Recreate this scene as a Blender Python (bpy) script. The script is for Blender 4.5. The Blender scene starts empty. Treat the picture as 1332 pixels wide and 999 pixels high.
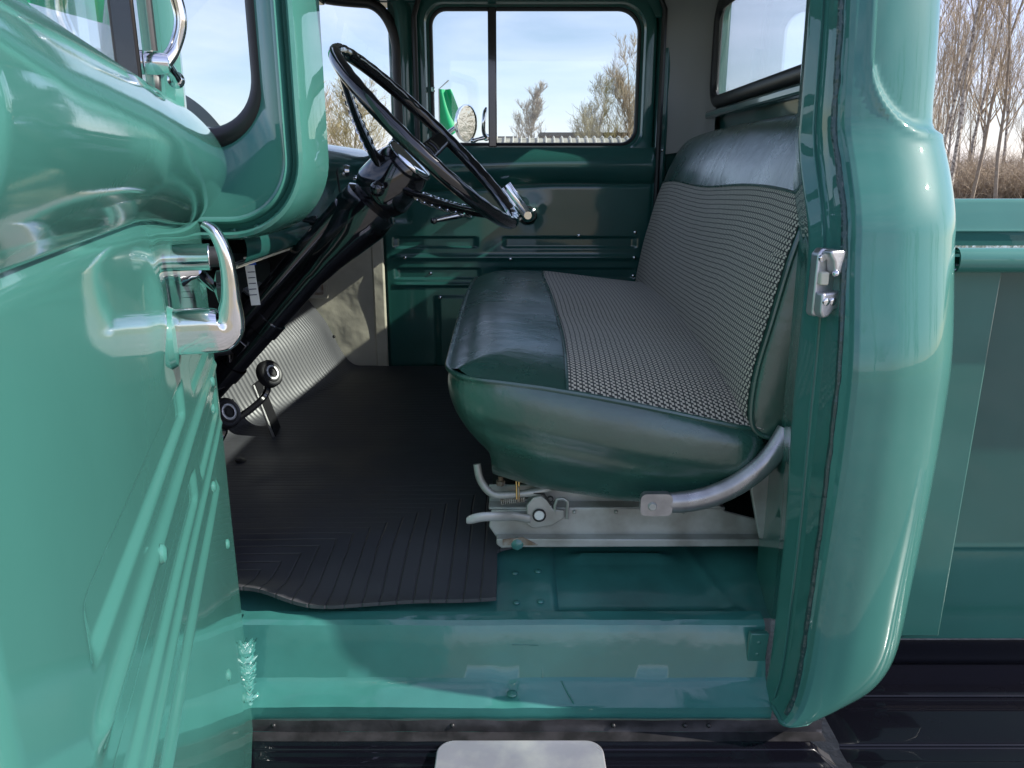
import bpy, bmesh, math, random
from mathutils import Vector, Matrix, noise
PI=math.pi; R=math.radians
V=Vector
random.seed(7)
CZ=1.45                       # eye height; every z below is given relative to it and lifted in build()
C=bpy.context.scene.collection
sc=bpy.context.scene

# ------------------------------------------------------------------ materials
def mat(name, base=(.5,.5,.5), rough=.5, metal=0, coat=0, spec=.5, cior=1.5, trans=0, bump=None, var=0, ior=1.5, coatr=.03, sheen=0, rvar=0, varscale=3.0, var2=None, dust=0):
    m=bpy.data.materials.new(name); m.use_nodes=True
    nt=m.node_tree; b=nt.nodes['Principled BSDF']
    b.inputs['Base Color'].default_value=(*base,1); b.inputs['Roughness'].default_value=rough
    b.inputs['Metallic'].default_value=metal; b.inputs['Coat Weight'].default_value=coat
    b.inputs['Coat IOR'].default_value=cior; b.inputs['Coat Roughness'].default_value=coatr; b.inputs['Specular IOR Level'].default_value=spec
    b.inputs['Transmission Weight'].default_value=trans; b.inputs['IOR'].default_value=ior
    b.inputs['Sheen Weight'].default_value=sheen
    tc=nt.nodes.new('ShaderNodeTexCoord')
    L=nt.links.new
    def nz(scale,detail=4,stretch=None,rgh=.5):
        n=nt.nodes.new('ShaderNodeTexNoise'); n.inputs['Scale'].default_value=scale; n.inputs['Detail'].default_value=detail; n.inputs['Roughness'].default_value=rgh
        if stretch:
            mp=nt.nodes.new('ShaderNodeMapping'); mp.inputs['Scale'].default_value=stretch
            L(tc.outputs['Object'],mp.inputs[0]); L(mp.outputs[0],n.inputs['Vector'])
        else: L(tc.outputs['Object'],n.inputs['Vector'])
        return n
    if var:
        n=nz(varscale,6); mx=nt.nodes.new('ShaderNodeMix'); mx.data_type='RGBA'
        c2=var2 if var2 else tuple(x*(1-var) for x in base)
        rp=nt.nodes.new('ShaderNodeMapRange'); rp.inputs[1].default_value=.38; rp.inputs[2].default_value=.62
        L(n.outputs['Fac'],rp.inputs[0]); L(rp.outputs[0],mx.inputs['Factor'])
        mx.inputs['A'].default_value=(*base,1); mx.inputs['B'].default_value=(*c2,1)
        L(mx.outputs['Result'],b.inputs['Base Color'])
    if rvar:
        n=nz(9,5); rp=nt.nodes.new('ShaderNodeMapRange'); rp.inputs[1].default_value=.35; rp.inputs[2].default_value=.7
        rp.inputs[3].default_value=max(.01,rough-rvar); rp.inputs[4].default_value=rough+rvar
        L(n.outputs['Fac'],rp.inputs[0]); L(rp.outputs[0],b.inputs['Roughness'])
    if bump:
        last=None
        for (scale,strength,dist,*st) in bump:
            n=nz(scale,3,st[0] if st else None); bp=nt.nodes.new('ShaderNodeBump'); bp.inputs['Strength'].default_value=strength; bp.inputs['Distance'].default_value=dist
            L(n.outputs['Fac'],bp.inputs['Height'])
            if last: L(last.outputs[0],bp.inputs['Normal'])
            last=bp
        L(last.outputs[0],b.inputs['Normal'])
        if coat: L(last.outputs[0],b.inputs['Coat Normal'])
    return m
M={}
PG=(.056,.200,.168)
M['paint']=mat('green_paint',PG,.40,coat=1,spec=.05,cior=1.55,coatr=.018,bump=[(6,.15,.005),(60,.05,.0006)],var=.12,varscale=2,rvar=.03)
M['paint_bed']=mat('bed_green_paint',(.036,.155,.132),.38,spec=.2,cior=1.55,coat=1,coatr=.05,bump=[(5,.12,.004),(80,.06,.0005)],var=.2,varscale=3)
M['arm']=mat('arm_steel',(.46,.46,.47),.30,.75,bump=[(30,.25,.0015)],var=.25,varscale=30,rvar=.08)
M['paint_door']=mat('pressed_door_paint',PG,.42,coat=1,spec=.1,cior=1.6,coatr=.045,bump=[(5,.10,.004),(300,.06,.0003)],var=.10,varscale=3,rvar=.05)
M['paint_sill']=mat('scuffed_sill_paint',(.05,.225,.20),.42,coat=1,spec=.2,cior=1.65,coatr=.075,bump=[(9,.28,.006),(45,.12,.001),(300,.1,.0004)],var=.25,varscale=5,rvar=.1)
M['paint_floor']=mat('dusty_green_paint',(.06,.25,.225),.4,cior=1.6,coat=.9,coatr=.10,bump=[(12,.22,.004),(240,.15,.0004)],var=.35,varscale=7,rvar=.12)
M['paint_shaded']=mat('shaded_green_paint',(.020,.105,.092),.35,spec=.2,cior=1.6,coat=1,coatr=.06,bump=[(8,.10,.004),(80,.05,.0005)],var=.15)  # body green again, shade of cab and bed side darkened into its colour
M['black']=mat('black_gloss',(.006,.006,.008),.12,coat=1,bump=[(9,.12,.003)])
M['black_dusty']=mat('black_board_paint',(.004,.004,.007),.25,spec=.1,coat=1,cior=1.36,coatr=.03,bump=[(5,.10,.003)],rvar=.05)
M['chrome']=mat('chrome',(.82,.83,.85),.07,1,bump=[(30,.1,.0006)])
M['alu']=mat('brushed_alloy',(.66,.66,.67),.42,1,bump=[(60,.3,.0008,(1,30,30))],rvar=.08)
M['step']=mat('step_plate_alloy',(.86,.84,.84),.34,.72,bump=[(60,.4,.0008,(1,30,30))],var=.4,varscale=14,var2=(.62,.60,.68),rvar=.12)
M['silver']=mat('silver_painted_steel',(.52,.53,.51),.42,.35,bump=[(30,.3,.0015)],var=.3,varscale=14,var2=(.34,.33,.30),rvar=.1)
M['rust']=mat('rusty_steel',(.22,.15,.1),.7,.2,var=.5,varscale=50,var2=(.4,.38,.34),bump=[(80,.4,.001)])
M['rubber']=mat('black_rubber',(.016,.016,.018),.42,bump=[(40,.25,.001)])
M['seal']=mat('sealant',(.02,.06,.055),.35,coat=.5,bump=[(60,.8,.006)])
M['dirt']=mat('dirty_flange_metal',(.045,.043,.048),.42,.3,var=.5,varscale=30,var2=(.02,.02,.022),bump=[(50,.4,.002)])
M['beige']=mat('beige_fibre_board',(.50,.47,.38),.6,bump=[(7,.7,.02),(150,.25,.001)],var=.15,varscale=8)
M['cream']=mat('cream_seal',(.62,.6,.48),.5)
M['liner']=mat('grey_headliner',(.30,.30,.295),.5,bump=[(6,.4,.01),(300,.2,.0006)])
M['vinyl']=mat('dark_green_vinyl',(.026,.095,.070),.30,spec=.9,coat=.7,coatr=.27,cior=1.6,bump=[(9,.30,.010),(22,.22,.004,(1,1.6,1)),(70,.25,.0015,(1,3,1)),(260,.35,.0004)],var=.25,varscale=9,rvar=.06)
M['dark']=mat('underdash_black',(.012,.012,.013),.5)
M['white']=mat('white_plastic',(.8,.8,.78),.4)
M['blue']=mat('blue_print',(.05,.12,.5),.5)
M['ink']=mat('dark_print',(.08,.08,.12),.6)
M['brass']=mat('brass',(.7,.5,.2),.3,1)
M['flag']=mat('green_flag_cloth',(.0,.42,.16),.45,var=.2,varscale=1.0)
M['twig']=mat('bare_twig',(.32,.245,.17),.8,var=.4,varscale=2,var2=(.45,.37,.27))
M['birch']=mat('pale_bark',(.55,.50,.43),.7,var=.6,varscale=8,var2=(.14,.11,.09))
M['bark']=mat('brown_bark',(.24,.19,.145),.85,var=.5,varscale=5,var2=(.3,.26,.21))
M['ygreen']=mat('yellowing_twig',(.30,.25,.12),.8)
M['wall']=mat('brown_building_wall',(.16,.11,.095),.8,var=.2)
M['roofm']=mat('roof_felt',(.07,.06,.06),.7)
M['mesh']=mat('grey_tunnel_mesh',(.36,.34,.28),.8,var=.4,varscale=3)
M['hoop']=mat('pale_hoop',(.50,.48,.42),.5)
M['grass']=mat('dry_grass_ground',(.30,.25,.16),.9,var=.5,varscale=.6,var2=(.20,.18,.10),bump=[(8,.8,.05)])
M['gravel']=mat('grey_gravel_yard',(.28,.265,.24),.9,var=.4,varscale=2,var2=(.2,.19,.17),bump=[(40,.8,.02)])

def glass(name,tint=(.93,.97,.95),refl=.06):
    m=bpy.data.materials.new(name); m.use_nodes=True; nt=m.node_tree; nt.nodes.clear()
    o=nt.nodes.new('ShaderNodeOutputMaterial'); t=nt.nodes.new('ShaderNodeBsdfTransparent'); g=nt.nodes.new('ShaderNodeBsdfGlossy')
    t.inputs[0].default_value=(*tint,1); g.inputs['Roughness'].default_value=.01; g.inputs[0].default_value=(1,1,1,1)
    mx=nt.nodes.new('ShaderNodeMixShader'); lw=nt.nodes.new('ShaderNodeLayerWeight'); lw.inputs[0].default_value=.5
    pw=nt.nodes.new('ShaderNodeMath'); pw.operation='POWER'; pw.inputs[1].default_value=4.0; nt.links.new(lw.outputs['Facing'],pw.inputs[0])
    f=nt.nodes.new('ShaderNodeMath'); f.operation='MULTIPLY_ADD'; f.inputs[1].default_value=.7; f.inputs[2].default_value=.04; nt.links.new(pw.outputs[0],f.inputs[0])
    nt.links.new(f.outputs[0],mx.inputs[0]); nt.links.new(t.outputs[0],mx.inputs[1]); nt.links.new(g.outputs[0],mx.inputs[2]); nt.links.new(mx.outputs[0],o.inputs[0]); return m
M['glass']=glass('window_glass')
M['mirrorglass']=mat('mirror_glass',(.55,.56,.57),.05,1,bump=[(60,.25,.003)])

def nodes_math(nt,op,a,b=None,c=None):
    n=nt.nodes.new('ShaderNodeMath'); n.operation=op
    for i,x in enumerate((a,b,c)):
        if x is None: continue
        if isinstance(x,(int,float)): n.inputs[i].default_value=x
        else: nt.links.new(x,n.inputs[i])
    return n.outputs[0]
def cloth_mat():                # woven seat cloth, UV in metres: u across the seat, v front to back
    m=mat('woven_seat_cloth',(.05,.05,.05),.85,sheen=.3); nt=m.node_tree; b=nt.nodes['Principled BSDF']; L=nt.links.new
    uv=nt.nodes.new('ShaderNodeUVMap'); sp=nt.nodes.new('ShaderNodeSeparateXYZ'); L(uv.outputs[0],sp.inputs[0])
    nz=nt.nodes.new('ShaderNodeTexNoise'); nz.inputs['Scale'].default_value=5; L(uv.outputs[0],nz.inputs['Vector'])
    wob=nodes_math(nt,'MULTIPLY_ADD',nz.outputs['Fac'],.008,-.004)
    u=sp.outputs[0]; v=nodes_math(nt,'ADD',sp.outputs[1],wob)
    f=lambda *a: nodes_math(nt,*a)
    col=f('DIVIDE',v,.0098)                         # columns run across the seat
    ci=f('FLOOR',col); cf=f('FRACT',col)
    off=f('MULTIPLY',f('MODULO',f('ABSOLUTE',ci),2.0),.5)
    # slanted dashes inside each column (hound's-tooth like)
    rw=f('ADD',f('ADD',f('DIVIDE',u,.0095),off),f('MULTIPLY',f('GREATER_THAN',cf,.5),.38))
    rf=f('FRACT',rw)
    dash=f('LESS_THAN',rf,.55)
    edge=f('MULTIPLY',f('GREATER_THAN',cf,.14),f('LESS_THAN',cf,.93))
    light=f('MULTIPLY',dash,edge)
    th=nt.nodes.new('ShaderNodeTexNoise'); th.inputs['Scale'].default_value=900; L(uv.outputs[0],th.inputs['Vector'])
    cr=nt.nodes.new('ShaderNodeMix'); cr.data_type='RGBA'; L(light,cr.inputs['Factor'])
    cr.inputs['A'].default_value=(.045,.046,.040,1); cr.inputs['B'].default_value=(.80,.74,.60,1)
    mx=nt.nodes.new('ShaderNodeMix'); mx.data_type='RGBA'; mx.blend_type='MULTIPLY'; mx.inputs['Factor'].default_value=.4
    L(cr.outputs['Result'],mx.inputs['A']); L(th.outputs['Fac'],mx.inputs['B']); L(mx.outputs['Result'],b.inputs['Base Color'])
    bp=nt.nodes.new('ShaderNodeBump'); bp.inputs['Distance'].default_value=.0012; bp.inputs['Strength'].default_value=.8
    L(f('ADD',f('MULTIPLY',light,.6),f('ABSOLUTE',f('SUBTRACT',cf,.5))),bp.inputs['Height'])
    b2=nt.nodes.new('ShaderNodeBump'); b2.inputs['Distance'].default_value=.004; b2.inputs['Strength'].default_value=.3
    n3=nt.nodes.new('ShaderNodeTexNoise'); n3.inputs['Scale'].default_value=14; L(uv.outputs[0],n3.inputs['Vector']); L(n3.outputs['Fac'],b2.inputs['Height']); L(b2.outputs[0],bp.inputs['Normal'])
    L(bp.outputs[0],b.inputs['Normal']); return m
M['cloth']=cloth_mat()
def mat_rubber():
    m=mat('ribbed_rubber_mat',(.026,.026,.03),.44,spec=.6); nt=m.node_tree; b=nt.nodes['Principled BSDF']; L=nt.links.new
    f=lambda *a: nodes_math(nt,*a)
    uv=nt.nodes.new('ShaderNodeUVMap'); sp=nt.nodes.new('ShaderNodeSeparateXYZ'); L(uv.outputs[0],sp.inputs[0])
    x=sp.outputs[0]; y=sp.outputs[1]
    nz=nt.nodes.new('ShaderNodeTexNoise'); nz.inputs['Scale'].default_value=3; L(uv.outputs[0],nz.inputs['Vector'])
    # nested right-angled ribs; far part: long ribs bending with the toe board
    d=f('MAXIMUM',f('ADD',x,.66),f('MULTIPLY',f('SUBTRACT',y,1.16),1.25))
    d=f('ADD',d,f('MULTIPLY',nz.outputs['Fac'],.02))
    fine=f('GREATER_THAN',d,.66)
    fr=f('ADD',f('MULTIPLY',f('FRACT',f('DIVIDE',d,.0125)),fine),f('MULTIPLY',f('FRACT',f('DIVIDE',d,.030)),f('SUBTRACT',1.0,fine)))
    rib=f('SMOOTH_MIN',f('MULTIPLY',f('ABSOLUTE',f('SUBTRACT',fr,.5)),f('MULTIPLY_ADD',fine,-8.0,12.0)),1.0,.3)
    bp=nt.nodes.new('ShaderNodeBump'); bp.inputs['Distance'].default_value=.0022; L(f('MULTIPLY_ADD',fine,-.6,1.0),bp.inputs['Strength']); L(rib,bp.inputs['Height'])
    n2=nt.nodes.new('ShaderNodeTexNoise'); n2.inputs['Scale'].default_value=9; n2.inputs['Detail'].default_value=6; L(uv.outputs[0],n2.inputs['Vector'])
    b2=nt.nodes.new('ShaderNodeBump'); b2.inputs['Distance'].default_value=.005; b2.inputs['Strength'].default_value=.3; L(n2.outputs['Fac'],b2.inputs['Height']); L(b2.outputs[0],bp.inputs['Normal'])
    L(bp.outputs[0],b.inputs['Normal'])
    mr=nt.nodes.new('ShaderNodeMapRange'); mr.inputs[1].default_value=.3; mr.inputs[2].default_value=.7; mr.inputs[3].default_value=.36; mr.inputs[4].default_value=.56
    L(n2.outputs['Fac'],mr.inputs[0]); L(mr.outputs[0],b.inputs['Roughness'])
    mx=nt.nodes.new('ShaderNodeMix'); mx.data_type='RGBA'; L(n2.outputs['Fac'],mx.inputs['Factor']); mx.inputs['A'].default_value=(.040,.042,.050,1); mx.inputs['B'].default_value=(.085,.087,.095,1)
    L(mx.outputs['Result'],b.inputs['Base Color'])
    return m
M['mat']=mat_rubber()

# ------------------------------------------------------------------ mesh helpers
class G:
    def __init__(s): s.v=[]; s.f=[]; s.m=[]; s.uv={}
    def add(s,vs,fs,m=0,uv=None):
        o=len(s.v); s.v+= [V(p) for p in vs]
        for f in fs: s.f.append(tuple(i+o for i in f)); s.m.append(m)
        if uv:
            for i,t in enumerate(uv): s.uv[o+i]=t
        return s
    def grid(s,fn,nu,nv,cu=False,cv=False,m=0,uvf=None):
        vs=[];us=[]
        for i in range(nu+(0 if cu else 1)):
            for j in range(nv+(0 if cv else 1)):
                a=i/nu;b=j/nv; p=fn(a,b); vs.append(p)
                if uvf: us.append(uvf(a,b,p))
        W=nv+(0 if cv else 1); H=nu+(0 if cu else 1); fs=[]
        for i in range(nu):
            for j in range(nv):
                i2=(i+1)%H; j2=(j+1)%W
                fs.append((i*W+j,i2*W+j,i2*W+j2,i*W+j2))
        return s.add(vs,fs,m,us if uvf else None)
    def slab(s,fn,fn2,nu,nv,m=0,uvf=None):      # two surfaces closed along the rim
        s.grid(fn,nu,nv,m=m,uvf=uvf); s.grid(fn2,nu,nv,m=m,uvf=uvf)
        rim=[(i/nu,0) for i in range(nu)]+[(1,j/nv) for j in range(nv)]+[(1-i/nu,1) for i in range(nu)]+[(0,1-j/nv) for j in range(nv)]
        n=len(rim); vs=[fn(*p) for p in rim]+[fn2(*p) for p in rim]
        us=[uvf(p[0],p[1],fn(*p)) for p in rim]*2 if uvf else None
        return s.add(vs,[(i,(i+1)%n,(i+1)%n+n,i+n) for i in range(n)],m,us)
    def tube(s,path,r,seg=10,closed=False,cap=True,m=0,prof=None,up=None):
        P=[V(p) for p in path]; n=len(P); rings=[]
        T=[]
        for i in range(n):
            a=P[(i-1)%n] if closed or i>0 else P[i]; b=P[(i+1)%n] if closed or i<n-1 else P[i]
            T.append((b-a).normalized())
        u=V(up) if up else (V((0,0,1)) if abs(T[0].z)<.9 else V((1,0,0)))
        u=(u-T[0]*u.dot(T[0])).normalized(); vs=[]
        pr=prof or [(math.cos(2*PI*k/seg),math.sin(2*PI*k/seg)) for k in range(seg)]
        K=len(pr)
        for i in range(n):
            if up: u=V(up)
            u=(u-T[i]*u.dot(T[i])).normalized(); w=T[i].cross(u)
            rr=r[i] if isinstance(r,(list,tuple)) else r
            for (a,b) in pr: vs.append(P[i]+(u*a+w*b)*rr)
        fs=[]
        for i in range(n if closed else n-1):
            for k in range(K):
                j=(i+1)%n; fs.append((i*K+k,i*K+(k+1)%K,j*K+(k+1)%K,j*K+k))
        if cap and not closed: fs.append(tuple(range(K))); fs.append(tuple(range((n-1)*K,n*K)))
        return s.add(vs,fs,m)
    def box(s,c,d,rot=None,m=0):
        vs=[]
        for x in(-.5,.5):
            for y in(-.5,.5):
                for z in(-.5,.5):
                    p=V((x*d[0],y*d[1],z*d[2])); p=rot@p if rot else p; vs.append(p+V(c))
        return s.add(vs,[(0,1,3,2),(4,6,7,5),(0,4,5,1),(2,3,7,6),(0,2,6,4),(1,5,7,3)],m)
    def prism(s,poly,a,b,fr,m=0):               # poly in (p,q), extruded between a and b along fr's third axis; fr(p,q,r)->point
        n=len(poly); vs=[fr(p,q,a) for p,q in poly]+[fr(p,q,b) for p,q in poly]
        return s.add(vs,[tuple(range(n)),tuple(range(2*n-1,n-1,-1))]+[(i,(i+1)%n,(i+1)%n+n,i+n) for i in range(n)],m)
    def lathe(s,prof,c,ax,seg=24,m=0,sq=None):   # prof [(r,h)]
        ax=V(ax).normalized(); u=ax.orthogonal().normalized(); w=ax.cross(u); c=V(c); vs=[]
        for r,h in prof:
            for k in range(seg):
                a=2*PI*k/seg; vs.append(c+ax*h+(u*math.cos(a)+w*math.sin(a))*max(r,1e-5))
        fs=[(i*seg+k,i*seg+(k+1)%seg,(i+1)*seg+(k+1)%seg,(i+1)*seg+k) for i in range(len(prof)-1) for k in range(seg)]
        return s.add(vs,fs,m)
    def ball(s,c,r,n=10,sc_=(1,1,1),m=0):
        return s.grid(lambda a,b: V(c)+V((r*sc_[0]*math.sin(PI*a)*math.cos(2*PI*b),r*sc_[1]*math.sin(PI*a)*math.sin(2*PI*b),r*sc_[2]*math.cos(PI*a))),n,n*2,cv=True,m=m)
    def build(s,name,mats,parent=None,ang=38,bevel=0,seg=2,world=False,local=None):
        off=V((0,0,0)) if world else V((0,0,CZ))
        base=V((0,0,0)); p=parent
        while p: base+=p.location; p=p.parent
        bm=bmesh.new(); vv=[bm.verts.new(p+off-base) for p in s.v]
        lay=bm.loops.layers.uv.new('UVMap') if s.uv else None
        for f,mi in zip(s.f,s.m):
            try: fc=bm.faces.new([vv[i] for i in f])
            except ValueError: continue
            fc.material_index=mi
            if lay:
                for lp,i in zip(fc.loops,f):
                    if i in s.uv: lp[lay].uv=s.uv[i]
        bmesh.ops.remove_doubles(bm,verts=bm.verts,dist=1e-5)
        bmesh.ops.recalc_face_normals(bm,faces=bm.faces)
        for f in bm.faces: f.smooth=True
        ca=R(ang)
        for e in bm.edges:
            if len(e.link_faces)==2 and e.calc_face_angle(0)>ca: e.smooth=False
        me=bpy.data.meshes.new(name); bm.to_mesh(me); bm.free()
        for m in (mats if isinstance(mats,(list,tuple)) else [mats]): me.materials.append(M[m] if isinstance(m,str) else m)
        o=bpy.data.objects.new(name,me); C.objects.link(o)
        if parent: o.parent=parent
        if bevel:
            b=o.modifiers.new('Bevel','BEVEL'); b.width=bevel; b.segments=seg; b.limit_method='ANGLE'; b.angle_limit=R(40)
        return o
def empty(name,loc):
    o=bpy.data.objects.new(name,None); C.objects.link(o); o.location=loc; o.empty_display_size=.2; return o
def tag(o,label=None,cat=None,group=None,kind=None):
    if label:o['label']=label
    if cat:o['category']=cat
    if group:o['group']=group
    if kind:o['kind']=kind
    return o
def sm(a,b,x):
    t=min(1,max(0,(x-a)/(b-a))); return t*t*(3-2*t)
def lerp(a,b,t): return a+(b-a)*t
def poly_at(pts,t):                              # smooth interpolation through 2D/3D control points, t 0..1
    n=len(pts)-1; x=min(max(t,0),1)*n; i=min(int(x),n-1); f=x-i
    p=[V(pts[max(0,min(n,i+k))]) for k in(-1,0,1,2)]
    return .5*((2*p[1])+(p[2]-p[0])*f+(2*p[0]-5*p[1]+4*p[2]-p[3])*f*f+(3*p[1]-p[0]-3*p[2]+p[3])*f**3)
def lin_at(pts,t):
    n=len(pts)-1; x=min(max(t,0),1)*n; i=min(int(x),n-1); f=x-i
    return V(pts[i]).lerp(V(pts[i+1]),f)
def curve(pts,n): return [poly_at(pts,i/n) for i in range(n+1)]
def rrect(x0,x1,y0,y1,r,n=8):                    # rounded rectangle loop
    rs=r if isinstance(r,(list,tuple)) else [r]*4
    out=[]
    for k,(cx,cy,rr,a0) in enumerate([(x1-rs[0],y1-rs[0],rs[0],0),(x0+rs[1],y1-rs[1],rs[1],90),(x0+rs[2],y0+rs[2],rs[2],180),(x1-rs[3],y0+rs[3],rs[3],270)]):
        for i in range(n+1):
            a=R(a0+90*i/n); out.append((cx+rr*math.cos(a),cy+rr*math.sin(a)))
    return out
def cross_screw(g,c,ax,r=.005,m=0,m2=None):
    g.lathe([(0,.0022),(r*.6,.002),(r,.0006),(r,-.001)],c,ax,14,m)

truck=empty('pickup_truck',(.1,1.8,0))
tag(truck,'teal green vintage pickup truck with its driver door open onto the cab','truck')

# ------------------------------------------------------------------ doors
def hat(x,c,w,soft=.004):                        # 1 inside |x-c|<w, soft edges
    return 1-sm(w-soft,w+soft,abs(x-c))
def zcrease(s): return -.065+.026*sm(.1,.55,s)
def door_t(s,z):
    zc=zcrease(s)
    t=0
    if z>zc:
        k=min(1,(z-zc)/(.07-zc)); e=.11
        b=math.sin(PI*min(1,k*.93))**.85*lerp(.048,.030,sm(.15,.8,s))
        if s<e: b*=math.sqrt(max(0,1-((e-s)/e)**2))
        t+=b
    else:
        t+= -.004*math.exp(-((z-zc)/.006)**2)
    r=lambda a,b: sm(a-.012,a+.012,s)*(1-sm(b-.012,b+.012,s))
    t-=.005*hat(z,-.222,.016,.005)*(r(.03,.29)+r(.38,.80))
    t+=.005*math.exp(-((z+.270)/.008)**2)*r(.02,.82)
    t-=.0045*hat(z,-.322,.016,.005)*(r(.03,.30)+r(.36,.80))
    t+=.004*math.exp(-((z+.358)/.006)**2)*r(.02,.82)
    # access panel plate low on the door
    q=r(.16,.72)*sm(-.80,-.785,z)*(1-sm(-.405,-.39,z))
    t+=.0045*q
    # rubbing pressing around the front hinge
    t-=.006*hat(z,-.135,.02,.01)*r(.02,.08)
    t-=.006*math.exp(-((s-.47)**2+(z+.115)**2)/.0016)*-1
    # gently uneven sheet
    t+=.0009*noise.noise((s*4,z*4,3))
    return t
def make_door(name,mp,mats,mirrorside,label):
    L_=.93 if mirrorside else .86; zb=-.905; zt=.07
    g=G()
    def zz_(s,b): 
        c=zcrease(s)
        if b<.25: return lerp(zb,-.42,b/.25)
        if b<.68: return lerp(-.42,-.19,(b-.25)/.43)
        if b<.78: return lerp(-.19,c,(b-.68)/.10)
        return lerp(c,zt,(b-.78)/.22)
    def inner(a,b):
        s=a*L_; z=zz_(s,b); e=s-(L_-.022)
        t=door_t(s,z)
        if e>0: t-=.022*(1-math.sqrt(max(0,1-(e/.022)**2)))
        return mp(s,t,z)
    g.slab(inner,lambda a,b: mp(a*L_,-.065-.03*math.sin(PI*min(1,b*1.0))**.8,zz_(a*L_,b)),220,300)
    # upper window frame: rounded ring, front leg stands back from the hinge edge
    ro=rrect(.105,.845 if not mirrorside else .87,.045,.515,[.10,.075,.02,.02],8); ri=rrect(.155,.795,.075,.472,[.07,.05,.035,.05],8)
    prof=[(0,-.045),(0,-.012),(.12,.004),(.35,.01),(.75,.01),(.85,.002),(.86,-.008),(1,-.008),(1,-.045)]
    n=len(ro)
    def fr(a,b):
        i=int(round(a*n))%n; j=int(round(b*(len(prof)-1))); w,t=prof[j]
        return mp(lerp(ro[i][0],ri[i][0],w),t,lerp(ro[i][1],ri[i][1],w))
    g.grid(fr,n,len(prof)-1,cu=True)
    g.add([mp(ro[i][0],-.045,ro[i][1]) for i in range(n)]+[mp(ri[i][0],-.045,ri[i][1]) for i in range(n)],[(i,(i+1)%n,(i+1)%n+n,i+n) for i in range(n)])
    d=g.build(name,mats[0],truck,30); tag(d,label)
    # rubber glazing channel
    g=G(); rc=rrect(.157,.793,.077,.470,[.07,.05,.035,.05],8)
    g.tube([mp(x,-.02,z) for x,z in rc],.0085,8,closed=True); g.build('weatherstrip','rubber',d)
    # division bar between vent pane and main glass
    g=G(); g.box((0,0,0),(1,1,1)); g.v=[mp(.345+p.x*.026,-.016+p.y*.022,.272+p.z*.40) for p in g.v]; g.build('division_bar','black',d,bevel=.003)
    # panes
    g=G(); lp=rrect(.345,.797,.07,.474,[.07,.005,.005,.05],8); g.prism(lp,-.021,-.025,lambda p,q,r: mp(p,r,q)); g.build('window_glass','glass',d)
    g=G(); lp=rrect(.155,.345,.07,.474,[.005,.05,.035,.005],8); g.prism(lp,-.015,-.019,lambda p,q,r: mp(p,r,q)); g.build('vent_glass','glass',d)
    # vent latch
    g=G(); g.lathe([(0,.018),(.009,.016),(.011,.004),(.011,-.004)],mp(.325,.0,.10),mp(0,1,0)-mp(0,0,0),18)
    g.tube(curve([mp(.325,.012,.10),mp(.318,.022,.115),mp(.318,.030,.14),mp(.321,.026,.168),mp(.326,.016,.186)],24),[lerp(.0072,.0060,min(1,i/6))*(1 if i<20 else lerp(1,.5,(i-20)/4)) for i in range(25)],14)
    g.tube([mp(.325,.012,.10),mp(.30,.016,.094),mp(.288,.017,.09)],[.007,.005,.0065],10); g.ball(mp(.285,.017,.089),.0085)
    g.build('vent_latch','chrome',d)
    for zz in (.12,.24):
        g=G(); g.box((0,0,0),(1,1,1)); g.v=[mp(.163+p.x*.012,-.004+p.y*.012,zz+p.z*.016) for p in g.v]; g.build('vent_hinge','chrome',d,bevel=.002)
    # window crank
    ax=mp(0,1,0)-mp(0,0,0)
    g=G(); g.lathe([(0,.034),(.010,.033),(.012,.026),(.014,.012),(.020,.004),(.022,0)] if not mirrorside else [(0,.018),(.009,.018),(.011,.010),(.016,.003),(.018,0)],mp(.27,.0,-.105 if mirrorside else -.128),ax,26)
    a0=mp(.27,.014 if mirrorside else .030,-.105 if mirrorside else -.128); a1=mp(.20,.026,-.135) if mirrorside else mp(.162,.046,-.150)
    g.tube([a0,a0.lerp(a1,.3),a0.lerp(a1,.7),a1],[.007,.007,.006,.005] if mirrorside else [.013,.0125,.010,.008],12)
    cr=g.build('window_crank','chrome',d)
    g=G(); g.lathe([(0,.036),(.008,.034),(.011,.024),(.010,.008),(.006,.0)] if not mirrorside else [(0,.022),(.016,.020),(.021,.014),(.020,.004),(.006,.0)],a1,ax,20); g.build('crank_knob','black',d)
    # door release handle: boss, then a lever with fine grooves and a turned-in tip
    g=G(); g.lathe([(0,.04),(.012,.04),(.017,.034),(.019,.010),(.030,.003),(.032,0)],mp(.42,.0,-.14),ax,28)
    return d
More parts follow.
